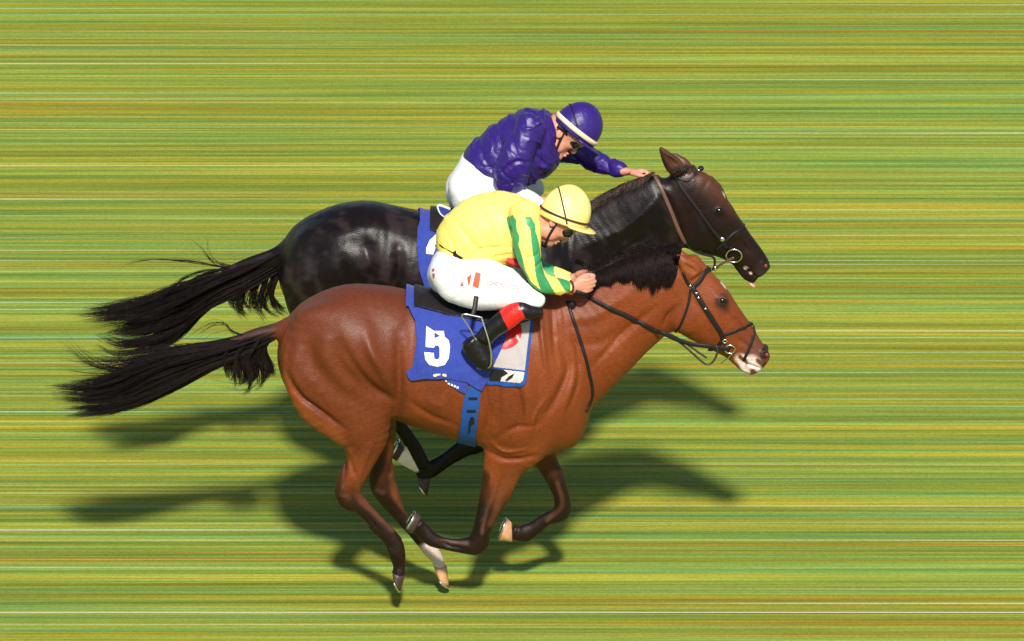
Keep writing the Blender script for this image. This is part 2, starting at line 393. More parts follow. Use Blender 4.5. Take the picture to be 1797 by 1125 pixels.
# ------------------------------------------------------------------ horses
YF = 1.08                                              # the rear horse runs a metre beyond the front one
HORSE_LO, HORSE_HI = (-1.62, -.45, -.02), (1.36, .45, 2.12)
def horse_field(sp, Y0, h=.0065):
    f = Field((HORSE_LO[0], Y0 + HORSE_LO[1], sp['zlo']), (HORSE_HI[0], Y0 + HORSE_HI[1], sp['zhi']), h)
    f.px(sp['trunk'], Y0, cap=(.105, .05))
    f.px(sp['neck'], Y0, k=.045, cap=(.05, .07))
    f.px(sp['head'], Y0, k=.035, cap=(.07, .012))
    f.px(sp['lip'], Y0, k=.015, cap=(.02, .015))
    f.px(sp['dock'], Y0, k=.04)
    for leg in ('hind', 'hind2', 'fore', 'fore2'):
        st = np.array(sp[leg], float); q = np.where(st[:, 4] < .0355, .95, 1.0)[:, None]; m_ = (st[:, :2] + st[:, 2:4]) / 2
        st[:, :2] = m_ + (st[:, :2] - m_) * q; st[:, 2:4] = m_ + (st[:, 2:4] - m_) * q; st[:, 4] *= np.where(st[:, 4] < .0355, .90, 1)
        f.px(st, Y0, k=.045, cap=(.09, .010))
    for e in sp['ears']:
        f.px(e, Y0, k=.015, cap=(.01, .006))
    for args in sp['blobs']:
        px, py, dy, r, k = args; f.blob(at(px, py, Y0 + dy), r, k)
        (py > 800) or f.blob(at(px, py, Y0 + dy) * (1, 0, 1) + (0, Y0 - dy, 0), r, k)
    for pts, dy, wd, amp in sp['strokes']: f.stroke(pts, Y0 + dy, wd * .95, amp * 1.9)
    XYZ = (f.ax[0][:, None, None], f.ax[1][None, :, None], f.ax[2][None, None, :])
    f.D += (sp['ripple'] * wav(5, 9, 14, 36)(*XYZ) + .0007 * np.abs(wav(6, 8, 50, 110)(*XYZ))).astype(np.float32)
    for px, py, dy, r, k, rot in sp['cuts']:
        c = at(px, py, Y0 + dy); M = None if rot is None else [(math.cos(rot), 0, -math.sin(rot)), (0, 1, 0), (math.sin(rot), 0, math.cos(rot))]
        f.blob(c, r, k, M, sub=True); c2 = c.copy(); c2[1] = 2 * Y0 - c[1]; f.blob(c2, r, k, M, sub=True)
    return f
BAY = dict(ripple=.0024, zlo=-.02, zhi=2.12,
 trunk=[(520,556,528,668,.15),(548,526,552,705,.22),(590,508,592,728,.265),(632,496,642,730,.285),(682,504,692,718,.275),(735,516,740,746,.285),(790,522,790,764,.30),(850,522,850,780,.30),(905,512,905,796,.285),(955,503,950,799,.25),(998,516,980,775,.20),(1019,565,1003,728,.13)],
 neck=[(960,520,972,740,.18),(1000,500,1036,694,.15),(1055,478,1082,648,.115),(1110,457,1122,608,.095),(1155,443,1158,580,.085),(1195,437,1182,568,.08)],
 head=[(1203,436,1150,556,.07),(1238,468,1170,574,.08),(1263,492,1188,582,.09),(1281,517,1214,598,.086),(1299,542,1240,611,.072),(1318,568,1264,622,.058),(1335,596,1287,635,.051),(1346,611,1304,647,.048),(1352,624,1324,654,.040)],
 lip=[(1296,622,1284,634,.034),(1312,636,1299,649,.036),(1325,645,1314,656,.031)],
 dock=[(500,560,500,596,.04),(480,568,480,594,.034),(445,578,442,602,.028),(408,592,406,611,.02)],
 hind=[(520,560,660,560,.10,-.11),(498,632,690,612,.115,-.145),(509,692,699,675,.112,-.15),(555,734,697,728,.095,-.15),(596,762,684,765,.078,-.15),(603,795,665,797,.062,-.15),(598,825,648,827,.052,-.15),(588,858,635,848,.046,-.15),(591,882,636,866,.044,-.15),(616,897,646,880,.036,-.15),(648,930,674,912,.027,-.15),(678,958,701,940,.027,-.15),(683,980,709,964,.034,-.15),(689,995,711,990,.027,-.15),(688,1004,711,1009,.036,-.15)],
 hind2=[(560,620,690,620,.10,.12),(575,690,694,680,.10,.13),(622,742,696,735,.085,.13),(655,788,693,782,.06,.13),(648,826,692,817,.05,.13),(649,853,693,842,.045,.13),(660,873,702,862,.042,.13),(686,908,710,890,.032,.13),(717,940,736,924,.027,.13),(740,969,766,956,.033,.13),(754,982,778,976,.027,.13),(761,994,784,994,.033,.13)],
 fore=[(890,620,985,600,.09,-.13),(868,700,992,690,.10,-.15),(852,765,968,775,.09,-.135),(849,800,930,810,.072,-.125),(847,830,912,834,.060,-.12),(843,860,897,868,.050,-.12),(836,897,876,905,.043,-.12),(830,926,862,936,.043,-.12),(823,942,852,967,.040,-.12),(811,944,813,972,.034,-.12),(785,943,782,967,.027,-.12),(763,934,756,961,.035,-.12),(747,917,735,942,.027,-.12),(739,907,723,935,.034,-.12)],
 fore2=[(905,700,985,690,.08,.13),(915,765,985,750,.075,.12),(936,808,976,796,.055,.12),(957,838,991,840,.047,.12),(972,868,999,876,.043,.12),(974,888,995,911,.040,.12),(956,899,963,923,.030,.12),(935,914,942,940,.028,.12),(918,921,924,952,.034,.12),(906,927,906,949,.027,.12),(898,918,899,950,.033,.12)],
 ears=[[(1222,466,1212,496,.022,-.055),(1214,457,1204,484,.026,-.06),(1202,450,1196,468,.02,-.065),(1191,444,1188,452,.008,-.065)],
       [(1224,462,1214,492,.022,.055),(1216,452,1206,479,.026,.06),(1204,444,1198,462,.02,.065),(1193,437,1190,445,.008,.065)]],
 blobs=[(1268,526,-.062,(.026,.014,.020),.02),(1342,621,-.036,(.020,.014,.022),.02),(1206,556,-.055,(.075,.032,.08),.03),(905,735,-.19,(.11,.07,.12),.06),(610,610,-.20,(.15,.07,.13),.08),(1262,570,-.05,(.07,.012,.018),.02),(596,862,-.15,(.022,.020,.026),.015),(852,930,-.125,(.024,.036,.022),.015)],
 strokes=[([(608,795),(606,825),(603,848)],-.2,.009,.007),([(535,600),(560,650),(600,690),(650,712)],-.26,.055,.012),([(640,600),(672,640),(690,676)],-.28,.035,-.010),([(520,610),(512,650),(530,685)],-.2,.03,-.006),([(905,640),(925,690),(925,740)],-.26,.04,-.010),([(870,640),(872,700),(868,750)],-.26,.026,.010),([(712,560),(722,620),(716,690)],-.28,.04,.008),([(1000,600),(1060,600),(1120,560)],-.13,.03,.006),([(1020,640),(1000,690),(985,740)],-.18,.03,-.008),([(655,770),(640,810),(628,845)],-.2,.014,-.006),([(632,780),(620,815)],-.2,.012,.006),([(690,800),(684,835)],.1,.010,.005),([(700,588),(700,640),(700,700),(690,742)],-.24,.028,.016),([(505,655),(528,692),(560,715),(604,748)],-.2,.017,.014),([(598,600),(622,640),(655,682),(690,708)],-.27,.024,.010),([(560,585),(545,630),(550,670)],-.24,.04,.006),
          ([(640,575),(655,620),(690,690)],-.27,.03,-.008),([(845,640),(852,690),(858,730),(850,775)],-.26,.022,.010),([(975,600),(996,650),(975,700),(950,735)],-.23,.022,.010),([(948,560),(955,620),(962,660)],-.23,.014,-.008),([(968,560),(972,610),(978,640)],-.23,.012,.006),
          ([(906,665),(915,720),(905,765)],-.25,.018,.008),([(855,795),(890,806),(940,800)],-.2,.016,.008),([(1040,640),(1090,592),(1150,545)],-.12,.018,.008),([(985,560),(1040,560),(1110,520)],-.15,.03,-.006),
          ([(1212,520),(1240,560),(1246,600)],-.08,.014,.005),([(1292,560),(1312,590),(1328,608)],-.05,.012,.006),([(1302,634),(1318,641),(1338,648)],-.04,.006,.007),([(715,700),(760,730),(800,745)],-.25,.02,.006),([(745,700),(780,715)],-.28,.03,-.005),
          ([(612,800),(625,840)],-.2,.010,.006),([(612,888),(640,918),(672,950)],-.17,.009,.006),([(676,955),(690,975)],-.17,.012,-.004),([(735,930),(750,958)],.12,.010,.005),([(815,960),(790,957),(768,950)],-.13,.009,.006),([(860,850),(852,900)],-.15,.012,.006),([(862,830),(858,870)],-.18,.010,-.005),([(885,830),(872,875)],-.18,.010,.005),
          ([(585,590),(600,640),(640,682),(682,704)],-.26,.045,.016),([(900,570),(925,640),(935,700)],-.25,.03,-.006),([(1000,585),(1015,630),(1012,680),(990,730)],-.2,.016,.008),([(870,770),(900,745),(950,740)],-.22,.018,.006),
          ([(740,690),(760,640)],-.29,.02,.003),([(775,700),(795,650)],-.29,.02,.003),([(960,690),(940,720),(930,760)],-.22,.010,-.005),([(860,775),(885,790),(925,785)],-.2,.012,-.006),
          ([(645,905),(672,940)],-.17,.006,.004),([(790,955),(765,948)],-.13,.005,.004),([(845,905),(835,930)],-.14,.010,-.005),([(600,850),(598,870)],-.18,.012,-.006),([(620,858),(632,875)],-.18,.008,.005),([(1185,540),(1170,560),(1165,575)],-.09,.012,.008),([(1250,510),(1285,548),(1310,580)],-.06,.010,-.004),([(1290,590),(1325,618)],-.05,.012,.005)],
 cuts=[(1344,622,-.052,(.017,.013,.013),.006,.6),(1268,527,-.085,(.020,.012,.013),.006,.7),(1214,474,-.085,(.05,.014,.014),.008,.72)])
DARK = dict(ripple=.0014, zlo=-.02, zhi=2.28,
 trunk=[(520,424,528,535,.15),(548,390,552,560,.22),(590,363,592,580,.265),(630,352,642,590,.285),(682,361,692,585,.275),(735,370,740,610,.285),(790,374,790,625,.30),(850,374,850,640,.30),(905,368,905,650,.285),(955,360,950,655,.25),(1000,372,985,630,.205),(1026,420,1010,585,.14)],
 neck=[(960,365,985,625,.19),(1005,368,1040,548,.155),(1045,352,1085,510,.125),(1090,330,1130,478,.105),(1130,313,1165,450,.095),(1168,300,1188,430,.085)],
 head=[(1192,293,1166,418,.07),(1224,298,1192,429,.08),(1250,328,1206,437,.09),(1272,354,1228,446,.086),(1293,380,1252,450,.07),(1314,409,1277,460,.058),(1333,433,1297,474,.051),(1344,449,1311,484,.047),(1351,464,1326,491,.039)],
 lip=[(1302,466,1290,470,.034),(1317,477,1304,489,.035),(1328,484,1317,496,.03)],
 dock=[(508,424,500,466,.04),(480,436,478,470,.034),(445,449,442,476,.028),(405,466,403,488,.02)],
 hind=[(520,425,660,420,.10,-.11),(498,495,690,480,.115,-.145),(515,560,699,540,.112,-.15),(560,600,697,590,.095,-.15),(600,630,690,628,.075,-.15),(620,660,690,652,.06,-.15),(632,685,688,674,.05,-.15),(642,710,686,692,.045,-.15),(662,730,693,710,.038,-.15),(689,752,711,738,.028,-.15),(715,790,737,774,.028,-.15),(726,814,751,803,.034,-.15),(733,827,754,824,.028,-.15),(733,836,757,835,.034,-.15)],
 hind2=[(560,480,690,480,.10,.12),(575,550,694,540,.10,.13),(622,610,696,600,.085,.13),(645,650,690,648,.06,.13),(642,690,686,680,.05,.13),(645,712,686,705,.045,.13),(655,732,690,725,.04,.13),(662,760,684,757,.028,.13),(662,790,684,788,.027,.13),(661,806,687,804,.033,.13),(665,820,687,820,.027,.13),(664,830,690,831,.033,.13)],
 fore=[(890,475,985,455,.09,-.13),(868,555,992,545,.10,-.15),(865,620,968,640,.09,-.135),(855,660,935,680,.072,-.125),(845,700,910,714,.060,-.12),(835,730,888,744,.050,-.12),(826,750,872,768,.043,-.12),(818,764,852,788,.041,-.12),(806,772,826,798,.037,-.12),(778,794,790,818,.029,-.12),(752,808,762,836,.035,-.12),(734,805,735,829,.029,-.12),(718,794,708,818,.029,-.12),(709,784,695,808,.033,-.12)],
 fore2=[(905,560,985,545,.08,.13),(915,620,985,605,.075,.12),(936,660,978,650,.055,.12),(945,695,980,697,.047,.12),(948,722,978,732,.043,.12),(946,738,968,762,.040,.12),(925,755,934,779,.030,.12),(905,765,910,790,.028,.12),(888,770,892,798,.034,.12),(877,776,876,799,.027,.12),(869,768,869,799,.033,.12)],
 ears=[[(1201,290,1182,312,.022,-.05),(1190,276,1172,300,.027,-.06),(1176,266,1164,283,.02,-.065),(1160,256,1158,263,.008,-.065)],
       [(1214,288,1196,308,.022,.05),(1205,277,1188,299,.026,.06),(1196,272,1184,288,.02,.065),(1184,266,1180,274,.008,.065)]],
 blobs=[(1262,370,-.062,(.026,.014,.020),.02),(1340,465,-.034,(.019,.014,.020),.02),(1218,412,-.055,(.075,.032,.08),.03),(905,590,-.19,(.11,.07,.12),.06),(610,470,-.20,(.15,.07,.13),.08),(1270,415,-.05,(.07,.012,.018),.02)],
 strokes=[([(700,440),(700,490),(700,560)],-.24,.028,.014),([(598,455),(622,500),(655,530)],-.27,.03,.008),([(560,430),(545,480)],-.24,.04,.006),([(640,430),(655,480)],-.27,.03,-.008),([(1040,470),(1100,440),(1160,400)],-.12,.022,.010),([(1030,430),(1100,400),(1170,340)],-.12,.03,-.008),([(1150,330),(1180,370),(1195,410)],-.1,.02,.008),
          ([(1225,372),(1246,410),(1258,445)],-.08,.014,.005),([(1296,418),(1315,445)],-.05,.012,.006),([(1301,466),(1316,478),(1332,490)],-.04,.006,.008),([(580,420),(640,410),(700,420)],-.26,.03,-.005)],
 cuts=[(1342,466,-.050,(.016,.013,.012),.006,.6),(1262,371,-.085,(.020,.012,.013),.006,.7),(1180,284,-.085,(.06,.014,.014),.008,.72)])
def leg_mask(V, Y0, x0, x1, z0, z1, side):
    m = sstep(x0 - .01, x0 + .01, V[:, 0]) * (1 - sstep(x1 - .01, x1 + .01, V[:, 0])) * sstep(z0 - .01, z0 + .01, V[:, 2]) * (1 - sstep(z1 - .01, z1 + .01, V[:, 2]))
    return m * ((V[:, 1] - Y0) * side > 0)
def lerp(a, b, m): return a + (np.asarray(b) - a) * np.asarray(m)[:, None]
def px_mask(V, Y0, dy, cx, cy, r0, r1):
    c = at(cx, cy, Y0 + dy); return 1 - sstep(r0, r1, np.hypot(V[:, 0] - c[0], V[:, 2] - c[2]))
def line_mask(V, Y, pts, r0, r1):
    pts = spline(pts, 30); P = at(pts[:, 0], pts[:, 1], Y)[:, [0, 2]]; out = np.zeros(len(V)); lo, hi = P.min(0) - r1, P.max(0) + r1
    k = np.where((V[:, 0] > lo[0]) & (V[:, 0] < hi[0]) & (V[:, 2] > lo[1]) & (V[:, 2] < hi[1]) & (np.abs(V[:, 1] - Y) < .12))[0]
    d = np.full(len(k), 9.)
    for p in P: d = np.minimum(d, np.hypot(V[k, 0] - p[0], V[k, 2] - p[1]))
    out[k] = 1 - sstep(r0, r1, d); return out
nz1 = wav(11, 10, 8, 26); nz2 = wav(12, 12, 30, 90); nz3 = wav(13, 10, 90, 190)
def bay_coat(V):
    n1 = nz1(*V.T); n2 = nz2(*V.T)
    C = np.tile(np.array([.222, .049, .0115]), (len(V), 1))
    C = lerp(C, (.30, .076, .020), sstep(.2, 1.6, n1) * .5)
    C = lerp(C, (.125, .028, .010), sstep(.2, 1.5, -n1) * .4)
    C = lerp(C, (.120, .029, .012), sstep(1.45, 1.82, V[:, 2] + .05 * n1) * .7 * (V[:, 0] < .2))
    hq = (1 - sstep(-.62, -.40, V[:, 0] + .06 * n1)) * sstep(.80, 1.0, V[:, 2] + .04 * n1); C = lerp(C, (.125, .030, .010), hq * .72)  # darker haunch coat, with the muscle shading put into its colour
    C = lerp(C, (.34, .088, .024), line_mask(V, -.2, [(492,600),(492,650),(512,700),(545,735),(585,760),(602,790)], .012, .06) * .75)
    C = lerp(C, (.13, .032, .011), line_mask(V, -.28, [(690,600),(700,660),(705,710)], .02, .09) * .5)  # shade of the flank fold painted into the coat along its groove
    dk = (.0075, .0034, .0027)
    legs = (V[:, 2] < .95) & (V[:, 0] < .5)
    C = lerp(C, dk, legs * sstep(.98, .52, V[:, 2] + .07 * n1 + .02 * n2) * .96 * (V[:, 0] > -.9))
    hf = (V[:, 2] < .95) & (V[:, 0] < -.45)
    jit = .5 + .5 * np.tanh(1.2 * n2)
    for Y, pts, r0, r1, col, a in ((-.15, [(602,790),(596,830),(590,862),(602,890),(650,932),(690,978),(696,1008)], .012, .05, dk, .92), (.13, [(652,800),(650,850),(668,885),(712,938)], .012, .05, dk, .9), (-.12, [(850,830),(842,880),(828,935),(790,960),(730,925)], .012, .045, dk, .85), (.12, [(960,830),(978,885),(935,930)], .01, .04, dk, .8),
                                (-.15, [(628,840),(630,868),(655,892),(690,925)], .006, .030, (.17, .055, .022), .75), (.13, [(688,830),(696,868),(724,905)], .006, .030, (.20, .062, .022), .8), (-.12, [(892,830),(878,870),(862,915)], .004, .030, (.17, .060, .028), .7), (-.12, [(872,840),(858,880),(848,915),(846,930)], .003, .014, (.16, .070, .042), .6),
                                (-.12, [(820,950),(790,950),(765,945)], .003, .016, (.09, .035, .020), .7), (.12, [(978,840),(986,880),(960,910)], .003, .018, (.12, .045, .024), .7), (-.15, [(600,862),(612,866)], .004, .022, (.13, .065, .045), .5), (.13, [(662,855),(672,858)], .004, .022, (.13, .065, .045), .5)):
        C = lerp(C, col, line_mask(V, Y, pts, r0, r1) * a * (.55 + .45 * jit))
    nose = at(1350, 625, 0); dn = np.hypot(V[:, 0] - nose[0], V[:, 2] - nose[2])
    C = lerp(C, (.10, .045, .03), sstep(.22, .05, dn) * .75)
    for q in ((1266, 529, .022, .05), (1272, 540, .0, .05)): C = lerp(C, (.04, .018, .012), px_mask(V, 0, -.07, *q) * .85)
    C = lerp(C, (.020, .008, .007), px_mask(V, 0, -.06, 1343, 623, .020, .036) * .95); C = lerp(C, (.02, .010, .009), px_mask(V, 0, -.04, 1345, 643, .012, .03) * .9)
    n3 = nz3(*V.T); foam = np.clip(px_mask(V, 0, -.05, 1316, 641, .040, .068) + px_mask(V, 0, -.05, 1300, 630, .016, .040) + px_mask(V, 0, -.05, 1328, 650, .012, .034), 0, 1) * sstep(-1.2, -.5, n3)
    C = lerp(C, (.80, .66, .60), foam * .97)
    C = lerp(C, (.85, .8, .74), px_mask(V, 0, 0, 1270, 500, .012, .03) * (np.abs(V[:, 1] - .012) < .026))
    sock = at(748, 950, .13); m = (V[:, 1] > .04) * (V[:, 0] < -.25) * sstep(sock[2] + .02, sock[2] - .01, V[:, 2] - .3 * (V[:, 0] - sock[0]) + .012 * n1)
    C = lerp(C, (.62, .50, .45), m)
    e = at(1208, 470, -.06); m = px_mask(V, 0, -.06, 1208, 470, .03, .085) * (V[:, 1] < -.03) * (V[:, 2] > 1.72); C = lerp(C, (.30, .085, .025), m * .6)
    C = lerp(C, (.05, .02, .014), ((V[:, 0] < -1.08) & (V[:, 2] > 1.3)) * sstep(-1.13, -1.24, V[:, 0]))
    return C
def dark_coat(V):
    n1 = nz1(*V.T); n2 = nz2(*V.T)
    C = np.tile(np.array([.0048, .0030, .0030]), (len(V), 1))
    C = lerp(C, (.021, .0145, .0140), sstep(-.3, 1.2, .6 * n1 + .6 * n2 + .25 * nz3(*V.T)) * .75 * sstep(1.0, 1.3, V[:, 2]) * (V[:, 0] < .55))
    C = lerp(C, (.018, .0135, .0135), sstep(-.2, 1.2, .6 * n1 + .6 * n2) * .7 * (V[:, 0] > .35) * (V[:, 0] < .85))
    hd = sstep(.75, .95, V[:, 0] + .25 * (V[:, 2] - 1.6))
    C = lerp(C, (.013, .0055, .004), hd * (.55 + .3 * np.tanh(n1)))
    fc = at(1300, 390, YF); fa = at(1230, 300, YF)
    u = (V[:, 0] - fa[0]) * .66 - (V[:, 2] - fa[2]) * -.75
    C = lerp(C, (.085, .032, .017), hd * sstep(.10, .0, np.abs(u - .0)) * .6)
    C = lerp(C, (.065, .026, .014), px_mask(V, YF, -.07, 1196, 300, .03, .10) * (V[:, 2] > 1.9) * .8)
    C = lerp(C, (.028, .016, .014), px_mask(V, YF, 0, 1338, 474, .02, .07) * .8)
    C = lerp(C, (.80, .76, .72), px_mask(V, YF, 0, 1262, 342, .012, .035) * (np.abs(V[:, 1] - YF) < .025))
    fo = px_mask(V, YF, -.045, 1309, 471, .004, .016) + px_mask(V, YF, -.045, 1318, 481, .003, .012); C = lerp(C, (.55, .48, .46), np.clip(fo, 0, 1) * .8)
    s = at(728, 817, YF - .12); m = (V[:, 0] < s[0] + .03) * (V[:, 1] < YF - .04) * (V[:, 2] < 1.0) * (V[:, 0] > -.62) * (V[:, 2] > at(715, 835, YF - .12)[2])
    m = m * (V[:, 0] + .5 * (V[:, 2] - s[2]) < s[0] + .02) * px_mask(V, YF, -.12, 712, 804, .075, .09); C = lerp(C, (.62, .55, .52), m)
    return C
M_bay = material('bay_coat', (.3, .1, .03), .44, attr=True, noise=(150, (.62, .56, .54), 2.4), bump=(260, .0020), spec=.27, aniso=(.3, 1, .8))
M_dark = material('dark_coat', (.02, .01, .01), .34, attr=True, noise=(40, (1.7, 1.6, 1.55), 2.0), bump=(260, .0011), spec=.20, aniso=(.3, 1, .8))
M_black_hair = material('black_hair', (.005, .0035, .0035), .5, noise=(45, (.017, .0095, .008), 3), spec=.13)
M_eye = material('horse_eye', (.008, .004, .003), .12, spec=.4)
M_hoof_dark = material('dark_hoof', (.03, .018, .015), .5, noise=(40, (.07, .04, .03), 2), bump=(90, .001))
M_hoof_pale = material('pale_hoof', (.42, .17, .055), .5, noise=(35, (.58, .36, .20), 2.5), bump=(90, .001))
M_steel = material('polished_metal', (.75, .75, .76), .22, 1.0)
M_nostril = material('nostril_lining', (.22, .03, .028), .45)
def hoof(parent, heel_c, toe_c, heel_s, toe_s, Y, mat, wc=.034, ws=.048):
    """horn capsule between the coronet (heel_c..toe_c) and the ground surface (heel_s..toe_s), pixels"""
    a, b = at(*heel_c, Y), at(*toe_c, Y); c, d = at(*heel_s, Y), at(*toe_s, Y); V = []; K = 20; rings = 5; ang = np.arange(K) * 2 * np.pi / K
    for i in range(rings):
        t = i / (rings - 1); p, q = a + (c - a) * t, b + (d - b) * t; w_ = wc + (ws - wc) * t**.8
        cen = (p + q) / 2; ax = (p - q) / 2
        V.append(cen + ax * np.cos(ang)[:, None] * 1.02 + np.array([0, 1, 0]) * (w_ * np.sin(ang) * (1 + .12 * np.cos(ang)))[:, None])
    n = np.cross(c - d, (0, 1, 0)); n /= np.linalg.norm(n)
    if n @ ((c + d) / 2 - (a + b) / 2) < 0: n = -n
    cen = (c + d) / 2
    V.append(cen + (V[-1] - cen) * .82 - n * .004); V.append(cen + (V[-1] - cen) * .2 - n * .010)
    V = np.array(V); Fc = []; nr = len(V)
    for i in range(nr - 1):
        for j in range(K): Fc.append((i * K + j, i * K + (j + 1) % K, (i + 1) * K + (j + 1) % K, (i + 1) * K + j))
    Fc += [tuple(range(K))[::-1], tuple((nr - 1) * K + j for j in range(K))]
    h = mesh_obj('hoof', V.reshape(-1, 3), Fc, mat, parent)
    base = V[rings - 1]; k2 = [j % K for j in range(3 - K // 2 + K // 2, K - 2)]
    arc = base[[j for j in range(3, K - 2)]]; inner = cen + (arc - cen) * .74
    P = (arc * .97 + cen * .03 + inner) / 2; A = arc - inner; A /= np.linalg.norm(A, axis=1)[:, None]
    prof = np.array([(-.010, -.001), (.010, -.001), (.010, .007), (-.010, .007)])
    v, f_ = ring_mesh(P, A, np.tile(n, (len(P), 1)), prof); mesh_obj('horseshoe', v, f_, M_steel, h)
    return h
def make_horse(sp, Y0, coat, mat, label, hoofs, base_px):
    f = horse_field(sp, Y0); V, Q = f.mesh(smooth=2)
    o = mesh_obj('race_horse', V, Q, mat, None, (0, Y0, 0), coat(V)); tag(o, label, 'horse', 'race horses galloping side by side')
    for a in hoofs: hoof(o, *a[:4], Y0 + a[4], a[5])
    return o, f
def ellipsoid(c, r, rot=None, nu=20, nv=12):
    u = np.linspace(0, 2 * np.pi, nu, endpoint=False); v = np.linspace(0, np.pi, nv)
    P = np.stack([np.outer(np.sin(v), np.cos(u)), np.outer(np.sin(v), np.sin(u)), np.outer(np.cos(v), np.ones(nu))], -1).reshape(-1, 3) * np.array(r)
    if rot is not None: P = P @ np.asarray(rot)
    Fc = [(i * nu + j, (i + 1) * nu + j, (i + 1) * nu + (j + 1) % nu, i * nu + (j + 1) % nu) for i in range(nv - 1) for j in range(nu)]
    return P + np.asarray(c), Fc
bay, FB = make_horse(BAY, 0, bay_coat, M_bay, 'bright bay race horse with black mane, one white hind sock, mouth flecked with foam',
    [((688,1003),(711,1008),(689,1010),(703,1037),-.15,M_hoof_dark),((761,994),(784,994),(767,1009),(788,1029),.13,M_hoof_pale),
     ((722,936),(739,907),(711,930),(729,899),-.12,M_hoof_dark),((899,950),(898,918),(874,947),(889,909),.12,M_hoof_pale)], None)
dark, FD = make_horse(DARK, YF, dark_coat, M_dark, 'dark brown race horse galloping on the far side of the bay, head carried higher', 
    [((733,836),(757,835),(734,843),(750,868),-.15,M_hoof_dark),((664,830),(690,831),(668,838),(686,862),.13,M_hoof_dark),
     ((695,808),(709,784),(686,800),(701,773),-.12,M_hoof_dark),((869,799),(869,768),(850,795),(861,764),.12,M_hoof_dark)], None)
for o, f, ex, ey, nx, ny, Y0 in ((bay, FB, 1268, 528, 1346, 623, 0), (dark, FD, 1262, 371, 1344, 467, YF)):
    P, N = f.cast([ex], [ey])
    for sgn in (1, -1):
        c = P[0] - N[0] * .009; c[1] = Y0 + sgn * (c[1] - Y0); v, q = ellipsoid(c, (.025, .017, .020)); mesh_obj('eye', v, q, M_eye, o)
    P, N = f.cast([nx], [ny])
    for sgn in (1, -1):
        c = P[0] - N[0] * .003; c[1] = Y0 + sgn * (c[1] - Y0); v, q = ellipsoid(c, (.009, .006, .011)); mesh_obj('nostril', v, q, M_nostril, o)
# ------------------------------------------------------------------ tails and manes
def tress(guides, n, K, Y0, spread=.04, r=(.0008, .0019), frizz=.014, lens=(.70, 1.06), seed=1):
    g = np.random.default_rng(seed); G = np.array([spline(at(np.array(q)[:, 0], np.array(q)[:, 1], Y0), K) for q in guides])
    nl = max(10, n // 60 if n > 2000 else n // 26); lk = g.integers(0, nl, n); la = g.uniform(-.1, len(G) - .9, nl)
    a = np.clip(la[lk] + g.normal(0, .07, n), 0, len(G) - 1.001); i = a.astype(int); fr = (a - i)[:, None, None]
    P = G[i] * (1 - fr) + G[i + 1] * fr
    L = g.uniform(*lens, nl)[lk] * g.uniform(.86, 1.03, n); t = np.linspace(0, 1, K)
    s = L[:, None] * t[None] * (K - 1); j = np.minimum(s.astype(int), K - 2); ff = (s - j)[..., None]; r_ = np.arange(n)[:, None]
    P = P[r_, j] * (1 - ff) + P[r_, j + 1] * ff
    y = g.normal(0, 1, nl)[lk] + g.normal(0, .25, n); P[..., 1] += (y * spread)[:, None] * (.35 + .65 * t)
    ph = g.uniform(0, 6.28, (n, 3)); fq = g.uniform(3, 9, (n, 3)); am = g.normal(0, frizz * .55, (n, 3)); lp = g.uniform(0, 6.28, (nl, 3))[lk]; lf = g.uniform(2, 6, (nl, 3))[lk]; lm = g.normal(0, frizz * 1.3, (nl, 3))[lk]
    P += lm[:, None, :] * np.sin(lf[:, None, :] * t[None, :, None] + lp[:, None, :]) * (t[None, :, None]**1.1)
    P += am[:, None, :] * np.sin(fq[:, None, :] * t[None, :, None] + ph[:, None, :]) * (t[None, :, None]**1.2)
    return P, g.uniform(*r, n)
def hairdo(name, parent, bundles, mat):
    V, Q, o = [], [], 0
    for P, r in bundles:
        v, q = hair(P, r); V.append(v); Q.append(q + o); o += len(v)
    return mesh_obj(name, np.vstack(V), np.vstack(Q), mat, parent)
hairdo('tail', bay, [
    tress([[(492,572),(440,588),(370,604),(300,615),(240,634),(204,655),(160,664),(116,666)],[(490,578),(440,595),(370,618),(290,640),(220,670),(160,683),(114,682)],[(488,584),(430,606),(360,632),(280,664),(200,698),(116,700)],[(485,590),(428,618),(365,640),(280,682),(205,708),(124,714)],[(482,595),(425,625),(369,649),(278,692),(205,718),(140,726)]], 4400, 16, 0, .035, seed=1),
    tress([[(450,580),(370,600),(300,608),(240,622),(175,620),(113,615)],[(450,585),(370,606),(290,622),(220,640),(160,628),(118,586)],[(450,590),(370,612),(280,632),(220,648),(150,645),(118,636)],[(450,590),(370,612),(280,640),(200,668),(150,662),(122,652)]], 300, 18, 0, .03, (.0006, .0014), .028, seed=2, lens=(.85, 1.05)),
    tress([[(480,588),(466,615),(474,640),(474,657),(462,668)],[(462,590),(445,620),(450,650),(448,670),(436,674)],[(435,595),(415,620),(420,650),(420,670),(414,672)],[(405,600),(392,620),(394,640),(396,655),(400,662)]], 1600, 10, 0, .035, frizz=.010, seed=3, lens=(.7, 1.05)),
    tress([[(470,600),(468,650),(455,678),(430,687),(390,683),(340,678)],[(440,610),(430,668),(400,672),(375,662),(362,655)],[(440,590),(405,580),(395,566),(370,566),(345,580),(330,592)]], 26, 14, 0, .02, (.0008, .0015), seed=4)], M_black_hair)
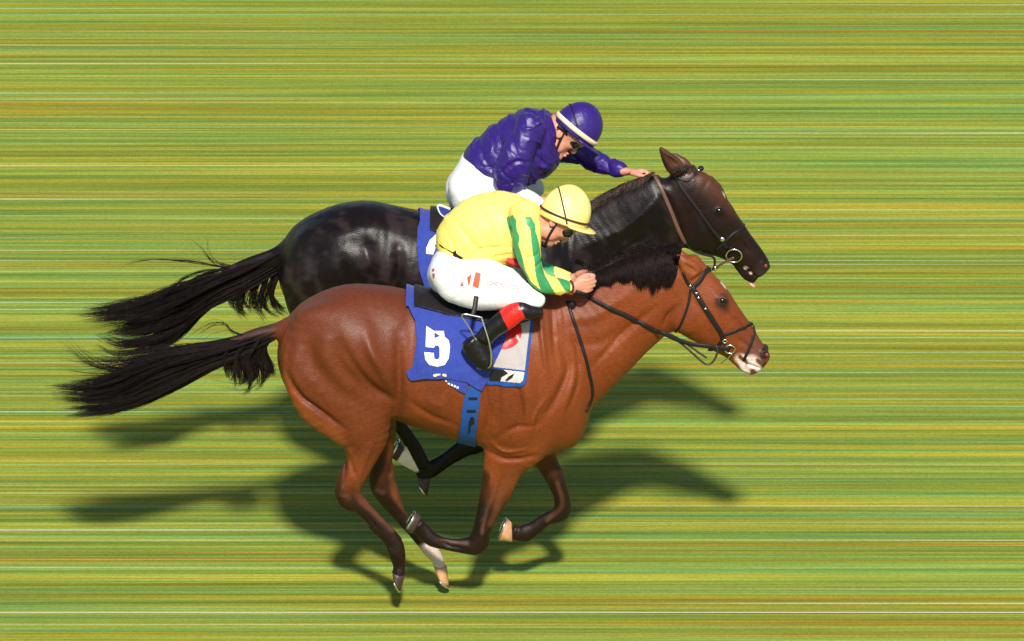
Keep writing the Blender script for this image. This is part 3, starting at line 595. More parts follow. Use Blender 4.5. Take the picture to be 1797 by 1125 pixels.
hairdo('tail', dark, [
    tress([[(505,430),(450,455),(395,475),(350,490),(305,515),(250,535),(204,540),(170,545)],[(500,440),(440,475),(385,495),(330,525),(265,545),(215,548),(160,552)],[(498,455),(430,490),(375,515),(320,550),(260,566),(215,572),(180,578)],[(494,465),(425,505),(370,530),(315,572),(258,592),(200,600),(184,592)],[(490,475),(420,512),(366,540),(308,592),(256,616),(200,618),(186,604)]], 4200, 16, YF, .035, seed=5),
    tress([[(420,470),(365,468),(330,480),(280,520),(215,530),(158,552)],[(420,475),(360,490),(310,505),(250,528),(190,545),(128,532)],[(420,478),(350,500),(300,520),(230,540),(180,555),(150,560)]], 320, 18, YF, .03, (.0006, .0014), .028, seed=6, lens=(.8, 1.05)),
    tress([[(440,470),(380,468),(340,458),(290,456),(240,458),(212,468),(202,485),(203,512)],[(440,472),(375,466),(335,462),(300,458),(255,457),(228,462),(210,480)]], 12, 16, YF, .01, (.0009, .0014), .004, seed=7),
    tress([[(420,470),(372,462),(350,440),(320,425)],[(420,470),(380,455),(362,435),(352,415)]], 14, 10, YF, .01, (.0008, .0012), seed=8, lens=(.7, 1)),
    tress([[(495,470),(480,510),(490,535),(508,548)],[(475,475),(462,515),(465,540),(480,552)],[(450,480),(430,515),(432,540),(445,556)],[(420,485),(398,512),(392,530),(402,550)]], 620, 10, YF, .035, frizz=.016, seed=9)], M_black_hair)
def mane(f, Y0, name, parent, crest, tips, n, K=9, lift=.03, r=(.0009, .0018), seed=1, frizz=.01, both=True):
    """strands rooted along the crest that fall over the neck surface to tips (pixels)"""
    g = np.random.default_rng(seed); cr = spline(crest, 60); tp = spline(tips, 60); t = g.uniform(0, 1, n)
    i = np.clip(t * 59, 0, 58.99); j = i.astype(int); fr = (i - j)[:, None]
    a = cr[j] * (1 - fr) + cr[j + 1] * fr; b = tp[j] * (1 - fr) + tp[j + 1] * fr
    b = a + (b - a) * (g.uniform(.75, 1.0, n) + .10 * np.sin(37 * t) + .05 * np.sin(91 * t))[:, None] + g.normal(0, 2.5, (n, 2)); s = np.linspace(0, 1, K)
    q = a[:, None] + (b - a)[:, None] * s[None, :, None]; P, N = f.cast(q[..., 0].ravel(), q[..., 1].ravel())
    P = P.reshape(n, K, 3); N = N.reshape(n, K, 3); up = lift * g.uniform(.1, 1, n)
    P = P + N * (.002 + up[:, None] * (np.sin(np.pi * (.15 + .7 * s)))[None])[..., None]
    ph = g.uniform(0, 6.28, (n, 3)); P += g.normal(0, frizz, (n, 3))[:, None] * np.sin(4 * s[None, :, None] + ph[:, None]) * s[None, :, None]
    return P, g.uniform(*r, n)
hairdo('mane', bay, [mane(FB, 0, '', bay, [(1196,436),(1160,440),(1110,454),(1060,474),(1015,495)], [(1178,500),(1142,512),(1100,496),(1056,504),(1028,516)], 4600, lift=.022, seed=21, frizz=.003),
    mane(FB, 0, '', bay, [(1200,434),(1150,438),(1100,454),(1050,474)], [(1168,438),(1115,442),(1062,456),(1018,480)], 500, lift=.03, seed=22, frizz=.012)], M_black_hair)
hairdo('mane', dark, [mane(FD, YF, '', dark, [(1150,305),(1110,321),(1080,333),(1050,349),(1030,360)], [(1120,330),(1085,341),(1058,356),(1030,374),(1010,390)], 900, lift=.02, seed=23),
    mane(FD, YF, '', dark, [(1190,293),(1200,291),(1215,292)], [(1168,298),(1215,304),(1226,310)], 160, lift=.02, seed=24)], material('brown_hair', (.03, .016, .012), .45, noise=(30, (.075, .042, .03), 2.5), spec=.4))
# ------------------------------------------------------------------ tack
def proj(P):
    r = np.asarray(P) - TGT; v = r @ UP; d = DIST + r @ FWD
    return 898.5 + F * r[..., 0] / d, 562.5 - F * v / d
def inpoly(px, py, poly):
    poly = np.asarray(poly, float); ins = np.zeros(np.shape(px), bool)
    for a, b in zip(poly, np.roll(poly, -1, 0)):
        if a[1] != b[1]: ins ^= ((a[1] > py) != (b[1] > py)) & (px < (b[0] - a[0]) * (py - a[1]) / (b[1] - a[1]) + a[0])
    return ins
def shell(f, low, top, off, th, ripple=None, Y0=0):
    """sheet lying on the body: low = pixels on the near flank, top = pixels above the back (reaches over to the far flank)"""
    low = np.array(low, float); P, _ = f.cast(low[:, 0], low[:, 1]); T = at(np.array(top, float)[:, 0], np.array(top, float)[:, 1], Y0)
    poly = np.vstack([P[:, [0, 2]], T[:, [0, 2]]]); lo = np.r_[poly[:, 0].min() - .03, f.lo[1], poly[:, 1].min() - .03]; hi = np.r_[poly[:, 0].max() + .03, 9, poly[:, 1].max() + .03]
    sl, x, y, z = f.box(lo, hi); g = Field((0, 0, 0), (.01, .01, .01), f.h); D = f.D[sl]; g.ax = [f.ax[k][sl[k]] for k in range(3)]
    for k in range(3):
        D = np.moveaxis(D, k, 0); E = np.empty((2 * len(D) - 1,) + D.shape[1:], np.float32); E[::2] = D; E[1::2] = (D[:-1] + D[1:]) / 2; D = np.moveaxis(E, 0, k)
        a = g.ax[k]; b = np.empty(2 * len(a) - 1, np.float32); b[::2] = a; b[1::2] = (a[:-1] + a[1:]) / 2; g.ax[k] = b
    g.D = np.ascontiguousarray(D); g.n = np.array(g.D.shape); g.h = f.h / 2; g.lo = np.array([a[0] for a in g.ax], float)
    o = off if ripple is None else off + ripple(g.ax[0][:, None, None], g.ax[1][None, :, None], g.ax[2][None, None, :])
    D = np.maximum(np.abs(g.D - o) - th, g.poly2d(poly)[:, None, :]).astype(np.float32); g.D = D
    return g.mesh(smooth=3), g
M_blue = material('blue_cloth', (.022, .036, .235), .8, noise=(60, (.034, .060, .32), 1.8), bump=(420, .0012), spec=.2, sheen=.15)
M_blue2 = material('blue_webbing', (.010, .055, .24), .75, noise=(120, (.016, .080, .31), 2), bump=(300, .001), spec=.25)
M_white = material('white_print', (.82, .82, .80), .6)
M_cream_print = material('cream_print', (.75, .68, .42), .6)
M_grey = material('grey_felt', (.36, .32, .31), .85, noise=(140, (.44, .40, .39), 1.8), bump=(260, .001))
M_red = material('red_leather', (.62, .018, .014), .25, noise=(14, (.5, .012, .01), 2), coat=.3)
M_leather = material('black_leather', (.008, .007, .008), .45, noise=(60, (.020, .016, .016), 2), bump=(160, .0008), spec=.22)
M_brown = material('brown_leather', (.085, .040, .024), .5, noise=(60, (.13, .065, .04), 2), bump=(160, .0008))
M_strap2 = material('dark_leather', (.022, .014, .012), .45, noise=(60, (.05, .03, .025), 2))
rw = wav(88, 7, 30, 70)
ripple = lambda x, y, z: .004 * np.sin(26 * x + 9 * z) + .004 * np.abs(rw(x, 0 * y, z)) - .002 + .010 * np.exp(-((x + .12)**2 + (z - 1.22)**2) / .006) * np.sin(70 * x - 60 * z)
cloth_low = [(713,508),(717,530),(728,556),(731,593),(724,640),(713,652),(716,662),(722,667),(741,663),(780,663),(819,669),(846,684),(853,671),(870,632),(889,588),(890,540)]
(v, q), FCL = shell(FB, cloth_low, [(890,425),(716,425)], .016, .0055, ripple)
sc = mesh_obj('saddle_cloth', v, q, M_blue, None, (-.3, 0, 1.3)); tag(sc, 'blue saddle cloth with a big white number 5 on the bay horse', 'saddle cloth', 'blue numbered saddle cloths')
five = [[(748.1,572.3),(761.5,581),(778.5,581),(780.2,591.5),(787.3,597.4),(789.6,609),(787.3,629),(780.2,640.6),(767.4,643.6),(753.4,640.6),(746.4,631.3),(744.6,618.4),(761,619.6),(762.1,630.1),(768.6,631.3),(771.5,626.6),(771.5,610.3),(768.6,606.2),(763.9,606.2),(761,610.3),(746.9,609.1)],[(762.1,583.4),(773.2,589.8),(762.1,593.9)]]
def mark(name, f, conts, mat, parent, off=.004, step=.7):
    v, q = patch(f, conts, off, 0, step); return mesh_obj(name, v, np.array(q), mat, parent, smooth=False)
mark('number', FCL, five, M_white, sc)
mark('lettering', FCL, [[(760,660),(761,657),(766,655.5),(773,656),(773,658),(767,659),(765,661)],[(776,657),(779,655.5),(783,657),(784,660),(781,661),(777,659)]], M_cream_print, sc)
pad_low = [(937,556),(931,605),(925,664),(921,675),(913,679.5),(882,677.5),(850,673),(856,640),(872,560)]
(v, q), FPAD = shell(FB, pad_low, [(872,430),(938,430)], .006, .0048)
pad = mesh_obj('saddle_pad', v, q, M_blue2, None, (.03, 0, 1.3)); tag(pad, 'grey saddle pad with blue binding and a red roundel on the bay horse', 'saddle pad')
mark('grey_panel', FPAD, [[(931.5,560),(926,605),(921,650.5),(866,644),(868,560),(900,545)]], M_grey, pad, .003)
mark('white_label', FPAD, [[(868,647),(920.5,653),(918,667),(913,672),(868,668)],[(868,647),(884,649),(892,655),(880,662),(878,669),(868,668)],[(886,668),(893,660),(903,655),(899,663),(890,669)]], material('label_print', (.55, .50, .46), .5), pad, .003)
mark('dark_label', FPAD, [[(860,645),(884,649),(892,655),(880,662),(878,669),(858,668)],[(886,668),(893,660),(903,655),(899,663),(890,669)]], M_leather, pad, .0033)
mark('roundel', FPAD, [[(884 + 32 * math.cos(a), 581 + 32 * math.sin(a)) for a in np.linspace(0, 6.283, 40)[:-1]]], M_red, pad, .006)
(v, q), _ = shell(FB, [(727,505),(734,514),(754,530),(785,541),(814,547),(850,556),(905,566),(946,552),(955,520)], [(955,430),(727,430)], .028, .006)
sad = mesh_obj('saddle', v, q, M_leather, None, (.0, 0, 1.55)); tag(sad, 'small black racing saddle under the jockey in yellow', 'saddle', 'black racing saddles')
(v, q), FG = shell(FB, [(819,660),(847,660),(840,720),(834.5,771),(836,815),(800,815),(803.5,771),(813,700)], [(840,600),(822,600)], .007, .0048)
gi = mesh_obj('girth', v, q, M_blue2, sad)
for ex, ey in ((830,699),(827,721)):
    mark('keeper', FG, [[(ex - 8, ey - 2), (ex + 8, ey - 2), (ex + 8, ey + 2), (ex - 8, ey + 2)]], M_leather, gi, .005)
mark('buckle', FG, [[(826,730),(832,731),(833,742),(827,744),(825,757),(821,757),(823,740)]], M_leather, gi, .006)
(v, q), FU = shell(FB, [(768,666),(819,692),(822,672),(800,655),(770,655)], [(800,640)], .006, .0045)
q = q[v[q][:, :, 1].max(1) < 0]; un = mesh_obj('under_cloth', v, q, M_blue, sc)
for i in range(5):
    x = 782 + i * 4.9; y = 668.5 + i * 2.2
    mark('lettering', FU, [[(x, y), (x + 3.4, y + 1), (x + 3.0, y + 5.4), (x + 1.6, y + 3.4), (x - .4, y + 4.6)]], M_white, un, .004, .5)
(v, q), FCD = shell(FD, [(737,371),(733,395),(731,430),(735,470),(746,505),(760,530),(800,540),(850,545),(885,500),(890,420)], [(890,300),(738,300)], .014, .0055, ripple, YF)
scd = mesh_obj('saddle_cloth', v, q, M_blue, None, (-.3, YF, 1.3)); tag(scd, 'blue saddle cloth mostly hidden behind the jockey in yellow, on the dark horse', 'saddle cloth', 'blue numbered saddle cloths')
mark('number', FCD, [[(776,404),(768,409),(754,422),(748,436),(748,445.5),(760,447),(764,436),(763,430),(771,423),(780,422),(786,426),(786,440),(752,470),(750,484),(803,484),(803,470),(775,470),(801,444),(801,420),(792,408)]], M_white, scd)
fl = [(768.5,362),(774,361),(790,367),(793,380),(784,383),(773,374)]
a = at(np.array(fl)[:, 0], np.array(fl)[:, 1], YF - .06); cen = a.mean(0); th = np.array([0, .006, 0])
v = np.vstack([a - th, a + th]); n_ = len(fl)
mesh_obj('flap', v, [tuple(range(n_))[::-1], tuple(range(n_, 2 * n_))] + [(i, (i + 1) % n_, n_ + (i + 1) % n_, n_ + i) for i in range(n_)], M_blue, scd, smooth=False)
v, q = cord(a[[4, 5, 0, 1, 2]], .007, 8, n=30); mesh_obj('binding', v, q, M_white, scd)
(v, q), _ = shell(FD, [(755,372),(770,400),(800,420),(850,430),(905,436),(946,420),(955,380)], [(955,300),(755,300)], .028, .006, None, YF)
sad2 = mesh_obj('saddle', v, q, M_leather, None, (.0, YF, 1.55)); tag(sad2, 'black racing saddle under the jockey in purple', 'saddle', 'black racing saddles')
(v, q), _ = shell(FD, [(819,510),(847,510),(840,570),(834,630),(834,690),(802,690),(804,630),(813,560)], [(840,450),(822,450)], .007, .0048, None, YF)
mesh_obj('girth', v, q, M_blue2, sad2)
def stirrup(parent, Y, dx, dy):
    pts = [(845,557),(811,552),(822,572),(832,592),(834,622),(837,646),(858,645),(862,630),(858,600)]
    dep = [-.36,-.36,-.355,-.35,-.30,-.30,-.385,-.39,-.385]
    P = np.array([at(x + dx, y + dy, Y + d) for (x, y), d in zip(pts, dep)])
    v, q = cord(P, .0040, 8, True, n=60); mesh_obj('stirrup', v, q, M_steel, parent)
    P = np.array([at(836 + dx, 520 + dy, Y - .30), at(833 + dx, 540 + dy, Y - .33), at(829 + dx, 556 + dy, Y - .36)])
    v, q = cord(P, .012, 8, n=12, flat=.3); mesh_obj('stirrup_leather', v, q, M_leather, parent)
for sd, Y, dx, dy in ((sad, 0, 0, 0), (sad2, YF, 5, -150)): stirrup(sd, Y, dx, dy)
# breastplate of the bay
bp = empty('breastplate', at(1020, 600, -.2), 'thin black breastplate strap curving down the shoulder of the bay horse', 'breastplate')
v, q = strap(FB, [(996,528),(1001,546),(1010,572),(1023,612),(1034,655),(1040,688),(1036,706),(1028,722)], .017, .006); mesh_obj('strap', v, q, M_leather, bp); mesh_obj('strap', *flip(v, q, 0), M_leather, bp)
P, N = FB.cast([1004], [536]); v, q = ellipsoid(P[0] + N[0] * .008, (.020, .012, .024)); mesh_obj('buckle', v, q, M_leather, bp)
def ring(parent, f, x, y, r, Y0, name='bit_ring', w=.0042):
    P, N = f.cast([x], [y]); c = P[0] + N[0] * .010; out = []
    t = np.linspace(0, 2 * np.pi, 28, endpoint=False); n = N[0] * (1, .6, 1) + (0, -.4, 0); n /= np.linalg.norm(n); a = np.cross(n, (0, 1, .2)); a /= np.linalg.norm(a); b = np.cross(n, a)
    P = c + r * (np.outer(np.cos(t), a) + np.outer(np.sin(t), b)); m = cord(P, w, 8, True)
    mesh_obj(name, *m, M_steel, parent); mesh_obj(name, *flip(*m, Y0), M_steel, parent)
    return c
def free(pts, dY, Y0): return np.array([at(x, y, Y0 + d) for (x, y), d in zip(pts, dY)])
b = empty('bridle', at(1240, 540, -.05), 'black leather bridle with crossed noseband on the head of the bay horse', 'bridle', 'bridles of the race horses')
for nm, pts, w_ in (('headpiece', [(1246,472),(1238,476),(1231,488),(1223,499),(1214,504)], .026), ('browband', [(1199,478),(1203,490),(1210,502)], .016), ('cheek_strap', [(1214,503),(1222,515),(1232,532),(1244,551),(1256,570),(1265,584),(1270,596)], .025),
                    ('throat_strap', [(1212,504),(1209,528),(1202,552),(1193,573),(1186,582)], .013), ('noseband', [(1266,589),(1280,585),(1296,579),(1310,573),(1319,568)], .015), ('noseband', [(1321,571),(1324,582),(1319,600),(1311,620),(1305,632)], .015), ('chin_strap', [(1270,594),(1262,604),(1252,614),(1244,614)], .018)):
    v, q = strap(FB, pts, w_, .006); mesh_obj(nm, v, q, M_leather, b); mesh_obj(nm, *flip(v, q, 0), M_leather, b)
for x, y in ((1222,514),(1226,522),(1238,541),(1211,501)): P, N = FB.cast([x], [y]); v, q = ellipsoid(P[0] + N[0] * .009, (.008, .004, .006)); mesh_obj('buckle', v, q, M_steel, b)
c = ring(b, FB, 1281, 611, .025, 0); ring(b, FB, 1272, 597, .010, 0, 'bit_link', .0035)
P, N = FB.cast([1285, 1278, 1268], [618, 626, 634]); v, q = cord(P + N * .012, .004, 6, n=10); mesh_obj('bit_shank', v, q, M_steel, b)
q1 = spline([(1033,521),(1068,540),(1100,553),(1129,568),(1150,579)], 24); P, N = FB.cast(q1[:, 0], q1[:, 1])
rein = np.vstack([at(1010, 512, -.20), at(1025, 517, -.19), P + N * .010, free([(1164,585),(1188,596),(1215,604),(1245,608)], [-.115, -.10, -.09, -.085], 0), c])
v, q = cord(rein, .012, 8, n=70, flat=.45); mesh_obj('rein', v, q, M_leather, b); v, q = flip(v, q, 0); mesh_obj('rein', v, q, M_leather, b)
for pts in ([(1165,586),(1190,599),(1212,617),(1231,634),(1242,640),(1252,634),(1259,618),(1257,606)], [(1172,584),(1200,600),(1225,618),(1240,628)]):
    v, q = cord(free(pts, [-.085] * len(pts), 0), .0055, 6, n=36); mesh_obj('rein_loop', v, q, M_strap2, b)
b2 = empty('bridle', at(1240, 400, YF - .05), 'dark bridle with a large round bit ring on the head of the dark horse', 'bridle', 'bridles of the race horses')
for nm, pts, w_, mt in (('cheek_strap', [(1182,306),(1194,326),(1208,346),(1226,370),(1246,398),(1264,420),(1276,436)], .018, M_leather), ('browband', [(1186,310),(1204,318),(1216,310),(1226,299)], .014, M_leather), ('noseband', [(1256,440),(1272,424),(1290,408),(1306,400)], .016, M_leather),
                        ('rein', [(1144,304),(1152,314),(1165,341),(1178,372),(1190,402),(1203,428)], .020, M_brown)):
    v, q = strap(FD, pts, w_, .006); mesh_obj(nm, v, q, mt, b2); mesh_obj(nm, *flip(v, q, YF), mt, b2)
ring(b2, FD, 1288, 447, .040, YF, w=.0045); P, N = FD.cast([1267], [419]); v, q = ellipsoid(P[0] + N[0] * .008, (.013, .006, .012)); mesh_obj('rosette', v, q, M_steel, b2)
P, N = FD.cast([1230], [298]); v, q = ellipsoid(P[0] + np.array([.0, 0, .008]), (.016, .018, .013)); mesh_obj('browband_knob', v, q, M_leather, b2)
P, N = FD.cast([1226], [300]); v, q = ellipsoid(P[0] + np.array([.0, -.01, .008]), (.007, .007, .007)); mesh_obj('stud', v, q, M_steel, b2)
v, q = cord(free([(1203,427),(1214,438),(1232,446),(1252,452),(1254,466),(1250,474)], [-.08, -.07, -.06, -.05, -.05, -.05], YF), .006, 6, n=24); mesh_obj('chin_strap', v, q, M_leather, b2)
v, q = cord(free([(1256,472),(1262,466),(1272,460),(1288,452)], [-.05, -.06, -.07, -.08], YF), .007, 6, n=16, flat=.5); mesh_obj('rein_end', v, q, M_brown, b2)
v, q = ellipsoid(at(1255, 472, YF - .05), (.010, .006, .014)); mesh_obj('buckle', v, q, M_steel, b2)
v, q = ellipsoid(at(1320, 500, YF - .01), (.020, .016, .009), [(.75, 0, -.66), (0, 1, 0), (.66, 0, .75)]); mesh_obj('tongue', v, q, material('tongue', (.62, .30, .26), .35), dark)
# ------------------------------------------------------------------ jockeys
def bounds(sets, Y0, pad=.1):
    P = []
    for st in sets:
        st = np.asarray(st, float); Y = Y0 + st[:, 5]
        for c in (at(st[:, 0], st[:, 1], Y), at(st[:, 2], st[:, 3], Y)):
            for s_ in (-1, 1):
                e = c.copy(); e[:, 1] += s_ * st[:, 4]; P.append(e); e2 = e.copy(); e2[:, 1] = 2 * Y0 - e2[:, 1]; P.append(e2)
    P = np.vstack(P); return P.min(0) - pad, P.max(0) + pad
def garment(tubes, Y0, h=.005, grow=1.0, extra=(), fld=None, shift=(0, 0, 0)):
    """tubes: (stations, blend, caps, mirrored)"""
    lo, hi = bounds([t[0] for t in tubes] + list(extra), Y0); f = fld or Field(lo, hi, h)
    for st, k, cap, mir in tubes:
        f.px(st, Y0, k=k, cap=cap, grow=grow)
        if mir: f.px(st, Y0, k=k, cap=cap, mirror=True, grow=grow, shift=shift)
    return f
def frame(pitch, roll):
    f = np.array([math.cos(pitch), 0, -math.sin(pitch)]); u0 = np.array([math.sin(pitch), 0, math.cos(pitch)]); l0 = np.array([0, 1., 0])
    return f, math.cos(roll) * l0 - math.sin(roll) * u0, math.cos(roll) * u0 + math.sin(roll) * l0
def head_sdf(b, O, fr, HC, hs):
    f, l, u = fr; M = np.array(fr); L = lambda a, c, d: O + hs * (a * f + c * l + d * u)
    b.blob(HC + .01 * u, (.104, .086, .10), .03, M); b.blob(L(.01, 0, .0), (.085, .070, .06), .03, M); b.blob(L(.036, 0, -.045), (.058, .060, .078), .03, M); b.blob(L(.060, 0, -.112), (.030, .032, .022), .03, M)
    b.blob(L(.015, .045, -.085), (.040, .018, .028), .03, M); b.blob(L(.015, -.045, -.085), (.040, .018, .028), .03, M)
    b.tube([L(.088, 0, -.008), L(.100, 0, -.030), L(.112, 0, -.052), L(.100, 0, -.060)], [l] * 4, [.010, .012, .017, .014], [.010, .012, .012, .008], k=.015)
    b.blob(L(.091, 0, -.078), (.010, .026, .007), .008, M); b.blob(L(.088, 0, -.092), (.010, .022, .008), .008, M); b.blob(L(.098, 0, -.085), (.012, .022, .0025), .004, M, sub=True)
    for s in (1, -1):
        b.blob(L(.080, s * .034, -.012), (.020, .022, .014), .012, M, sub=True); b.blob(L(.074, s * .034, -.012), (.016, .014, .013), .004, M)
        b.blob(L(.068, s * .042, -.042), (.024, .022, .018), .02, M); b.blob(L(-.008, s * .076, -.030), (.022, .009, .033), .006, M); b.blob(L(-.002, s * .086, -.032), (.011, .006, .018), .005, M, sub=True)
def hand_sdf(b, w, a, up, pn):
    """fist: w wrist, a forward, up towards the thumb side, pn palm normal"""
    a = a / np.linalg.norm(a); pn = pn / np.linalg.norm(pn)
    b.tube([w - a * .03, w + a * .02, w + a * .055, w + a * .088], [up] * 4, [.026, .032, .041, .040], [.019, .018, .016, .013], k=.02, cap=(.01, .01), nsub=3)
    for i, (ln, off) in enumerate(((.036, .0), (.040, .004), (.037, .002), (.031, -.006))):
        k0 = w + a * (.084 + off) + up * (.030 - .0195 * i) - pn * .006; j1 = k0 + a * ln * .75 + pn * .012; j2 = j1 + pn * .027 - a * .010; tp = j2 - a * .026 + pn * .004
        b.tube([k0 - a * .02, k0, j1, j2, tp], [up] * 5, [.0095, .0105, .0092, .0088, .0078], [.0095, .0108, .0095, .0088, .0078], k=.006, cap=(.006, .007), nsub=2)
    t0 = w + a * .030 + up * .030 + pn * .010; t1 = w + a * .062 + up * .046 + pn * .018; t2 = w + a * .092 + up * .043 + pn * .026; t3 = w + a * .112 + up * .034 + pn * .030
    b.tube([t0, t1, t2, t3], [up] * 4, [.015, .013, .0105, .009], [.015, .013, .011, .009], k=.012, cap=(.01, .008), nsub=2)
M_skin = material('skin', (.55, .24, .155), .5, attr=True, noise=(50, (.86, .80, .78), 2), spec=.4)
M_breeches = material('white_breeches', (.82, .81, .79), .6, noise=(9, (.74, .72, .71), 1.6), bump=(60, .002), spec=.3)
M_boot = material('boot_leather', (.015, .013, .014), .32, attr=True, bump=(30, .005), spec=.4)
M_lens = material('goggle_lens', (.006, .006, .008), .08, coat=.6)
M_elastic = material('elastic_band', (.045, .014, .012), .6)
M_yellow = material('yellow_silk', (.80, .52, .05), .48, attr=True, noise=(7, (.93, .90, .75), 2), bump=(26, .004), spec=.35)
M_purple = material('purple_silk', (.022, .0075, .125), .40, noise=(50, (.030, .011, .155), 2), bump=(42, .0035), spec=.42)
def dirwav(seed, n, axis, spread, f0, f1):
    """sines whose crests run across axis: long folds"""
    g = np.random.default_rng(seed); K = np.array(axis) + spread * g.normal(size=(n, 3)); K /= np.linalg.norm(K, axis=1)[:, None]; K *= g.uniform(f0, f1, n)[:, None]; ph = g.uniform(0, 6.28, n)
    return lambda x, y, z: sum(np.sin(k[0] * x + k[1] * y + k[2] * z + p) for k, p in zip(K, ph)) / math.sqrt(n)
def silk_folds(f, seed, amp):
    w1, w2, w3, w0 = dirwav(seed, 4, (.8, .1, .45), .45, 16, 34), dirwav(seed + 1, 5, (.4, .2, .8), .5, 24, 48), dirwav(seed + 2, 6, (.7, 0, .6), .5, 90, 140), wav(seed + 3, 5, 6, 14)
    w4 = dirwav(seed + 8, 5, (.7, .2, .7), .6, 45, 85); w5, w6 = wav(seed + 5, 5, 9, 20), wav(seed + 6, 5, 10, 22)
    def fn(x, y, z):
        o = .045 * w0(z, x, y); o2 = .045 * w5(y, z, x)
        a = np.exp(-np.abs(w1(x + o, y + o2, z - o)) / .14); b = np.exp(-np.abs(w2(x - o2, y, z + o)) / .16); c = np.exp(-np.abs(w1(x - o2, y, z + o2)) / .22)
        m1 = sstep(.15, .8, w5(x, y, z)); m2 = sstep(.2, .9, w6(x, y, z)); m3 = sstep(.0, .8, -w5(z, y, x))
        return amp * (.28 * w0(x, y, z) + .22 * w6(y, x, z) - .75 * a * m1 - 1.0 * b * m2 + .9 * c * m3 - .5 * np.exp(-np.abs(w4(x, y + o, z - o2)) / .22) * m3 + .16 * np.exp(-(w4(x + o, y, z + o2) / .25)**2) * (1 - .7 * m1) + .05 * w3(x, y, z))
    f.fold(fn)
def helmet(parent, c_px, Y0, pitch, roll, rad, mat, strap_mat, band, band_w):
    fr = frame(pitch, roll); M = np.array(fr); O = at(*c_px, Y0); rf, rl, ru = rad; nz = wav(77, 8, 25, 60)
    def P(th, ph, g=1.0):
        q = np.stack([rf * np.sin(th) * np.cos(ph), rl * np.sin(th) * np.sin(ph), ru * np.cos(th)], -1) * g; return q
    th = np.linspace(.001, R(101), 34); ph = np.linspace(0, 2 * np.pi, 64, endpoint=False); T, H = np.meshgrid(th, ph, indexing='ij'); q = P(T, H)
    q *= 1 + .010 * nz(*(q.reshape(-1, 3).T)).reshape(q.shape[:2])[..., None]; inner = q[::-1] * .93; q = np.concatenate([q, inner[:20]], 0)
    n, m = q.shape[:2]; Fc = [(i * m + j, (i + 1) * m + j, (i + 1) * m + (j + 1) % m, i * m + (j + 1) % m) for i in range(n - 1) for j in range(m)] + [tuple(range(m))]
    o = mesh_obj('helmet', q.reshape(-1, 3) @ M + O, Fc, mat, parent)
    a = np.linspace(-1.4, 1.4, 30); rows = []
    for t in (0, .5, 1):
        ext = .052 * np.clip(np.cos(a / 1.42 * np.pi / 2), 0, 1)**.6 * t; e = P(np.full(30, R(94)), a, .985); d = np.stack([np.cos(a), np.sin(a), np.zeros(30)], -1); rows.append(e + d * ext[:, None] + np.array([0, 0, -.010 * t - .004]))
    top = np.array(rows); bot = (top - np.array([0, 0, .007]))[::-1]; q = np.concatenate([top, bot]); n, m = q.shape[:2]
    Fc = [(i * m + j, i * m + j + 1, ((i + 1) % n) * m + j + 1, ((i + 1) % n) * m + j) for i in range(n) for j in range(m - 1)]
    mesh_obj('peak', q.reshape(-1, 3) @ M + O, Fc, mat, o)
    q = P(np.full(60, R(88)), np.linspace(0, 2 * np.pi, 60, endpoint=False), 1.015) @ M + O
    A = q - O; A /= np.linalg.norm(A, axis=1)[:, None]; h = band_w / 2
    v, f_ = ring_mesh(q, A, np.tile(fr[2], (60, 1)), np.array([(-.004, -h), (.004, -h), (.004, h), (-.004, h)]), True); mesh_obj('band', v, f_, band, o)
    t = np.linspace(R(-98), R(98), 40); kk = .62 if band_w < .02 else .84; q = np.stack([-kk * rf * np.cos(t), rl * np.sin(t), math.sqrt(1 - kk * kk) * ru * np.cos(t)], -1) * 1.014 @ M + O
    v, f_ = cord(q, .0042, 6, flat=.7); mesh_obj('band', v, f_, strap_mat, o)
    return o
def goggles(parent, O, fr, hs):
    fr = [hs * q for q in fr]
    f, l, u = fr; M = np.array(fr); parts = []
    for s in (1, -1): parts.append(ellipsoid(O + f * .070 + l * s * .036 - u * .018, np.array((.040, .044, .036)) * hs, M / hs))
    g = mesh_obj('goggles', *join(*parts), M_lens, parent)
    for s in (1, -1):
        t = np.linspace(R(28), R(105), 16); q = O + np.outer(.098 * np.cos(t) - .012, f) + np.outer(s * .0795 * np.sin(t), l) - u * .012; A = q - O; A /= np.linalg.norm(A, axis=1)[:, None]
        v, q2 = ring_mesh(q, A, np.tile(u / hs, (16, 1)), np.array([(-.003, -.013), (.005, -.013), (.005, .013), (-.003, .013)])); mesh_obj('head_strap', v, q2, M_leather, g)
    L = lambda a, c, d: O + a * f + c * l + d * u
    v, q2 = cord([L(-.005, -.080, .02), L(.010, -.074, -.05), L(.030, -.058, -.105), L(.052, -.03, -.134), L(.056, 0, -.138), L(.052, .03, -.134), L(.030, .058, -.105), L(.010, .074, -.05), L(-.005, .080, .02)], .0065, 6, n=40); mesh_obj('chin_strap', v, q2, M_leather, parent)
    v, q2 = ellipsoid(L(.052, 0, -.134), (.022, .030, .012), M); mesh_obj('chin_cup', v, q2, M_leather, parent)
LEG = (-.02, -.02, -.10)                                # the far leg hangs a little lower
